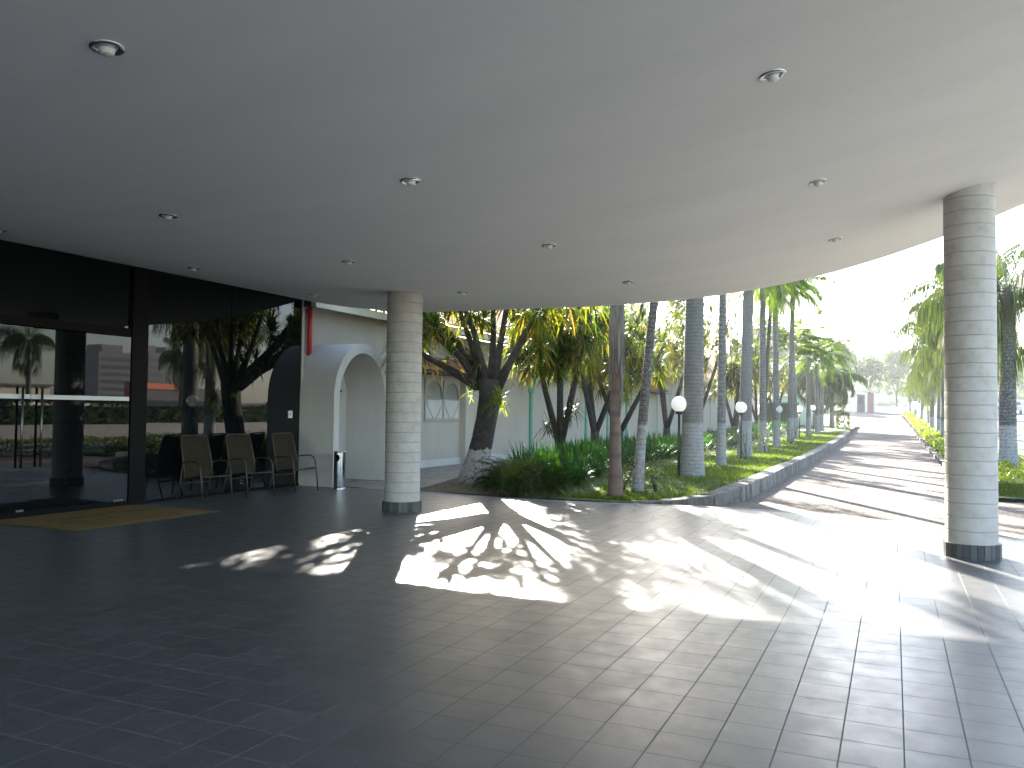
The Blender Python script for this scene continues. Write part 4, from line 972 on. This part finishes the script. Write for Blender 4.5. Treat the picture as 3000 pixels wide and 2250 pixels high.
# parked cars on the street side
def car(x, y, rz, m, label):
    t = thing('parked_car', label, 'car', (x,y,T(y)-.02), rz, 'cars parked beyond the right palms')
    prof = [(-2.1,.35),(-2.15,.75),(-1.9,.95),(-1.3,1.02),(-.75,1.42),(.55,1.45),(1.15,1.0),(1.95,.85),(2.1,.6),(2.1,.35)]
    q = MB()
    for s in (-1, 1): q.poly([(px, s*.82, pz) for px, pz in (prof if s < 0 else prof[::-1])])
    for (a, b_) in zip(prof, prof[1:]+prof[:1]): q.quad((a[0],-.82,a[1]), (a[0],.82,a[1]), (b_[0],.82,b_[1]), (b_[0],-.82,b_[1]))
    o = q.build('body', M[m], t); bevel(o, .06, 2)
    q = MB()
    for s in (-1, 1): q.poly([(-1.15,s*.826,1.03),(-.7,s*.826,1.35),(.5,s*.826,1.37),(1.0,s*.826,1.02)])
    q.quad((-1.34,-.7,1.06),(-1.34,.7,1.06),(-.84,.68,1.4),(-.84,-.68,1.4)); q.quad((.66,-.68,1.4),(.66,.68,1.4),(1.2,.7,1.02),(1.2,-.7,1.02)); q.build('window', M['winb'], t)
    for px in (-1.35,1.35):
        for s in (-1, 1):
            q = MB(); q.tube([(px,s*.84,.33),(px,s*.66,.33)], .33, 18); w = q.build('wheel', M['tyre'], t); q = MB(); q.tube([(px,s*.85,.33),(px,s*.843,.33)], .2, 14); q.build('rim', M['chromer'], w)
    for s in (-1, 1):
        q = MB(); q.box(2.08,2.125,s*.6-.15,s*.6+.15,.62,.76); q.build('headlight', M['whitepl'], t)
car(7.6, 104, 1.7, 'carwhite', 'white parked car left of the right column, seen through the palms')
car(9.9, 98, 1.7, 'carsil', 'silver parked car nearest the right column edge')
car(12.5, 112, 1.5, 'carsil', 'silver parked car farther back behind the palm trunks')
# buildings across the street: seen in the glass
t = thing('street_building', 'long low cream building across the street, seen in the glass', 'building', (62,36,0))
q = MB(); q.box(0,9,-22,18,0,3.9); q.build('wall', M['bldg'], t)
q = MB(); q.box(-.3,9.3,-22.3,18.3,3.9,4.1); q.build('roof', M['tower'], t)
for k in range(9):
    q = MB(); q.box(-.03,.0,-20+k*4,-18+k*4,1.2,2.6); q.build('window', M['winb'], t)
t = thing('street_banner', 'white banner with red lettering across the street, seen in the glass', 'banner', (57,51,0))
q = MB(); q.box(0,.06,-3.2,4.2,.95,2.5); q.build('cloth', M['banner'], t)
q = MB(); q.tube([(.03,-3.3,0),(.03,-3.3,3.1)], .05, 8); q.tube([(.03,4.3,0),(.03,4.3,3.1)], .05, 8); q.build('frame', M['black'], t)
cu = bpy.data.curves.new('lettering', 'FONT'); cu.body = 'FITNESS'; cu.size = .8; cu.extrude = .01; cu.align_x = 'CENTER'
tmp = bpy.data.objects.new('tmp', cu); COL.objects.link(tmp); dg = bpy.context.evaluated_depsgraph_get(); me = bpy.data.meshes.new_from_object(tmp.evaluated_get(dg)); bpy.data.objects.remove(tmp)
lo = bpy.data.objects.new('lettering', me); COL.objects.link(lo); me.materials.append(M['red']); lo.parent = t; lo.location = (-.03,.5,1.75); lo.rotation_euler = (radians(90),0,radians(-90))
t = thing('red_shop', 'red fronted shop with a white sign across the street', 'building', (66,67.7,0))
q = MB(); q.box(0,1.5,-1.1,1.1,0,5.0); q.build('wall', M['redb'], t); q = MB(); q.box(-.05,0,-.8,.6,3.9,4.4); q.build('sign', M['banner'], t); q = MB(); q.box(-.04,0,-1.5,1.5,.2,2.6); q.build('window', M['winb'], t)
t = thing('orange_shop', 'long low building with an orange fascia panel across the street', 'building', (66,84,0))
q = MB(); q.box(0,9,-8,12,0,4.6); q.build('wall', M['tower'], t); q = MB(); q.box(-.1,0,-5,3.5,4.3,5.1); q.build('fascia', M['orange'], t); q = MB(); q.box(-.04,0,-7,11,.3,2.8); q.build('window', M['winb'], t)
def office(x, y, w, d, h, nf, label):
    t = thing('office_tower', label, 'office block', (x,y,0), 0, 'office blocks far beyond the street')
    q = MB(); q.box(-d/2,d/2,-w/2,w/2,0,h); q.build('wall', M['tower'], t)
    q = MB(); q.box(-d*.2,d*.25,-w*.2,w*.3,h,h+3); q.build('roof_housing', M['tower'], t)
    for k in range(nf):
        z = h*(.12+.85*k/nf); q = MB(); q.box(-d/2-.05,-d/2,-w/2+.8,w/2-.8,z,z+h*.4/nf); q.build('window_band', M['winb'], t)
office(262, 195, 17, 20, 22, 7, 'broad banded office block mirrored beside the door column')
office(262, 209, 8, 14, 19, 6, 'narrower office block right of the broad one in the glass')
office(262, 259, 9, 14, 25, 7, 'tall grey office block mirrored in the right pane')
office(262, 269, 10, 14, 25, 8, 'office block farthest right in the glass')
# green bank between street hedge and shops
mb = MB()
for k in range(16):
    y0 = -20+k*8; 
    for (xa, za), (xb, zb) in zip(((22,0),(30,1.3),(40,1.9)), ((30,1.3),(40,1.9),(52,.8))): mb.quad((xa,y0,za-.05),(xb,y0,zb-.05),(xb,y0+8,zb-.05),(xa,y0+8,za-.05))
mb.build('grass_bank', M['lawn'], smooth=True)['kind'] = 'structure'
broad(34, 78, 1.0, 3.2, 3.0, 2200, 'tree on the grass bank across the street', 8, s=.3)
broad(33, 25, 1.0, 3.0, 2.6, 2000, 'second tree on the grass bank across the street', 9, s=.3)
for i, (x, y) in enumerate(((24,29.6),(24,47))):
    palm('queen_palm', x, y, 0, .17, 5.6, (0,0), 'tr_thin', CQ[i], ['drooping palm across the street, mirrored behind the door column','drooping palm across the street, mirrored in the right pane'][i], cs=.8, shaft=False, group='drooping palms across the street')

# =================================================================== LIGHT AND CAMERA
AZ, EL = radians(-28.5), radians(22.6)
sd = Vector((sin(AZ)*cos(EL), cos(AZ)*cos(EL), sin(EL)))
w = bpy.data.worlds.new('World'); S.world = w; w.use_nodes = True; nt = w.node_tree; nt.nodes.clear()
sk = nt.nodes.new('ShaderNodeTexSky'); sk.sky_type = 'NISHITA'; sk.sun_disc = False; sk.sun_elevation = EL; sk.sun_rotation = AZ; sk.air_density = 1.0; sk.dust_density = 1.8; sk.ozone_density = 1.0; sk.altitude = 500
bg = nt.nodes.new('ShaderNodeBackground'); bg.inputs[1].default_value = .10; ow = nt.nodes.new('ShaderNodeOutputWorld'); L(nt, sk.outputs[0], bg.inputs[0]); L(nt, bg.outputs[0], ow.inputs[0])
sl = bpy.data.lights.new('sun', 'SUN'); sl.energy = 5.0; sl.angle = radians(.53); sl.color = (1,.94,.84); so = bpy.data.objects.new('sun', sl); COL.objects.link(so)
so.rotation_euler = sd.to_track_quat('Z', 'Y').to_euler(); so.location = (0,0,30)
HAZE = True
if HAZE:
    q = MB(); q.box(-420,420,-60,900,-2.5,60); o = q.build('haze', []); 
    hm = bpy.data.materials.new('haze'); hm.use_nodes = True; n_ = hm.node_tree; n_.nodes.clear(); oo = n_.nodes.new('ShaderNodeOutputMaterial'); pv = n_.nodes.new('ShaderNodeVolumePrincipled')
    pv.inputs['Color'].default_value = (.9,.93,.96,1); pv.inputs['Density'].default_value = .00055; pv.inputs['Anisotropy'].default_value = .35; n_.links.new(pv.outputs[0], oo.inputs['Volume']); o.data.materials.append(hm)
    tag(o, 'thin bright morning haze over the drive and hill', 'haze', kind='stuff')
yaw, pitch, roll, f = .424484820, .0340755353, .0112156472, 844.287
fw = Vector((-sin(yaw)*cos(pitch), cos(yaw)*cos(pitch), sin(pitch))); r_ = Vector((cos(yaw), sin(yaw), 0)); u_ = r_.cross(fw)
rr_ = cos(roll)*r_+sin(roll)*u_; uu_ = -sin(roll)*r_+cos(roll)*u_
cd = bpy.data.cameras.new('camera'); co = bpy.data.objects.new('camera', cd); COL.objects.link(co)
mw = Matrix((rr_, uu_, -fw)).transposed().to_4x4(); mw.translation = Vector((0,0,1.67)); co.matrix_world = mw
cd.sensor_width = 36; cd.lens = f*36/1024; cd.clip_end = 5000; cd.clip_start = .05
S.camera = co
S.render.engine = 'CYCLES'; S.cycles.max_bounces = 10; S.cycles.diffuse_bounces = 5; S.cycles.glossy_bounces = 4; S.cycles.transmission_bounces = 4; S.cycles.volume_bounces = 0; S.cycles.sample_clamp_indirect = 8
S.render.resolution_x = 1024; S.render.resolution_y = 768
S.view_settings.view_transform = 'Standard'; S.view_settings.look = 'None'; S.view_settings.gamma = 1; S.view_settings.exposure = 3.22
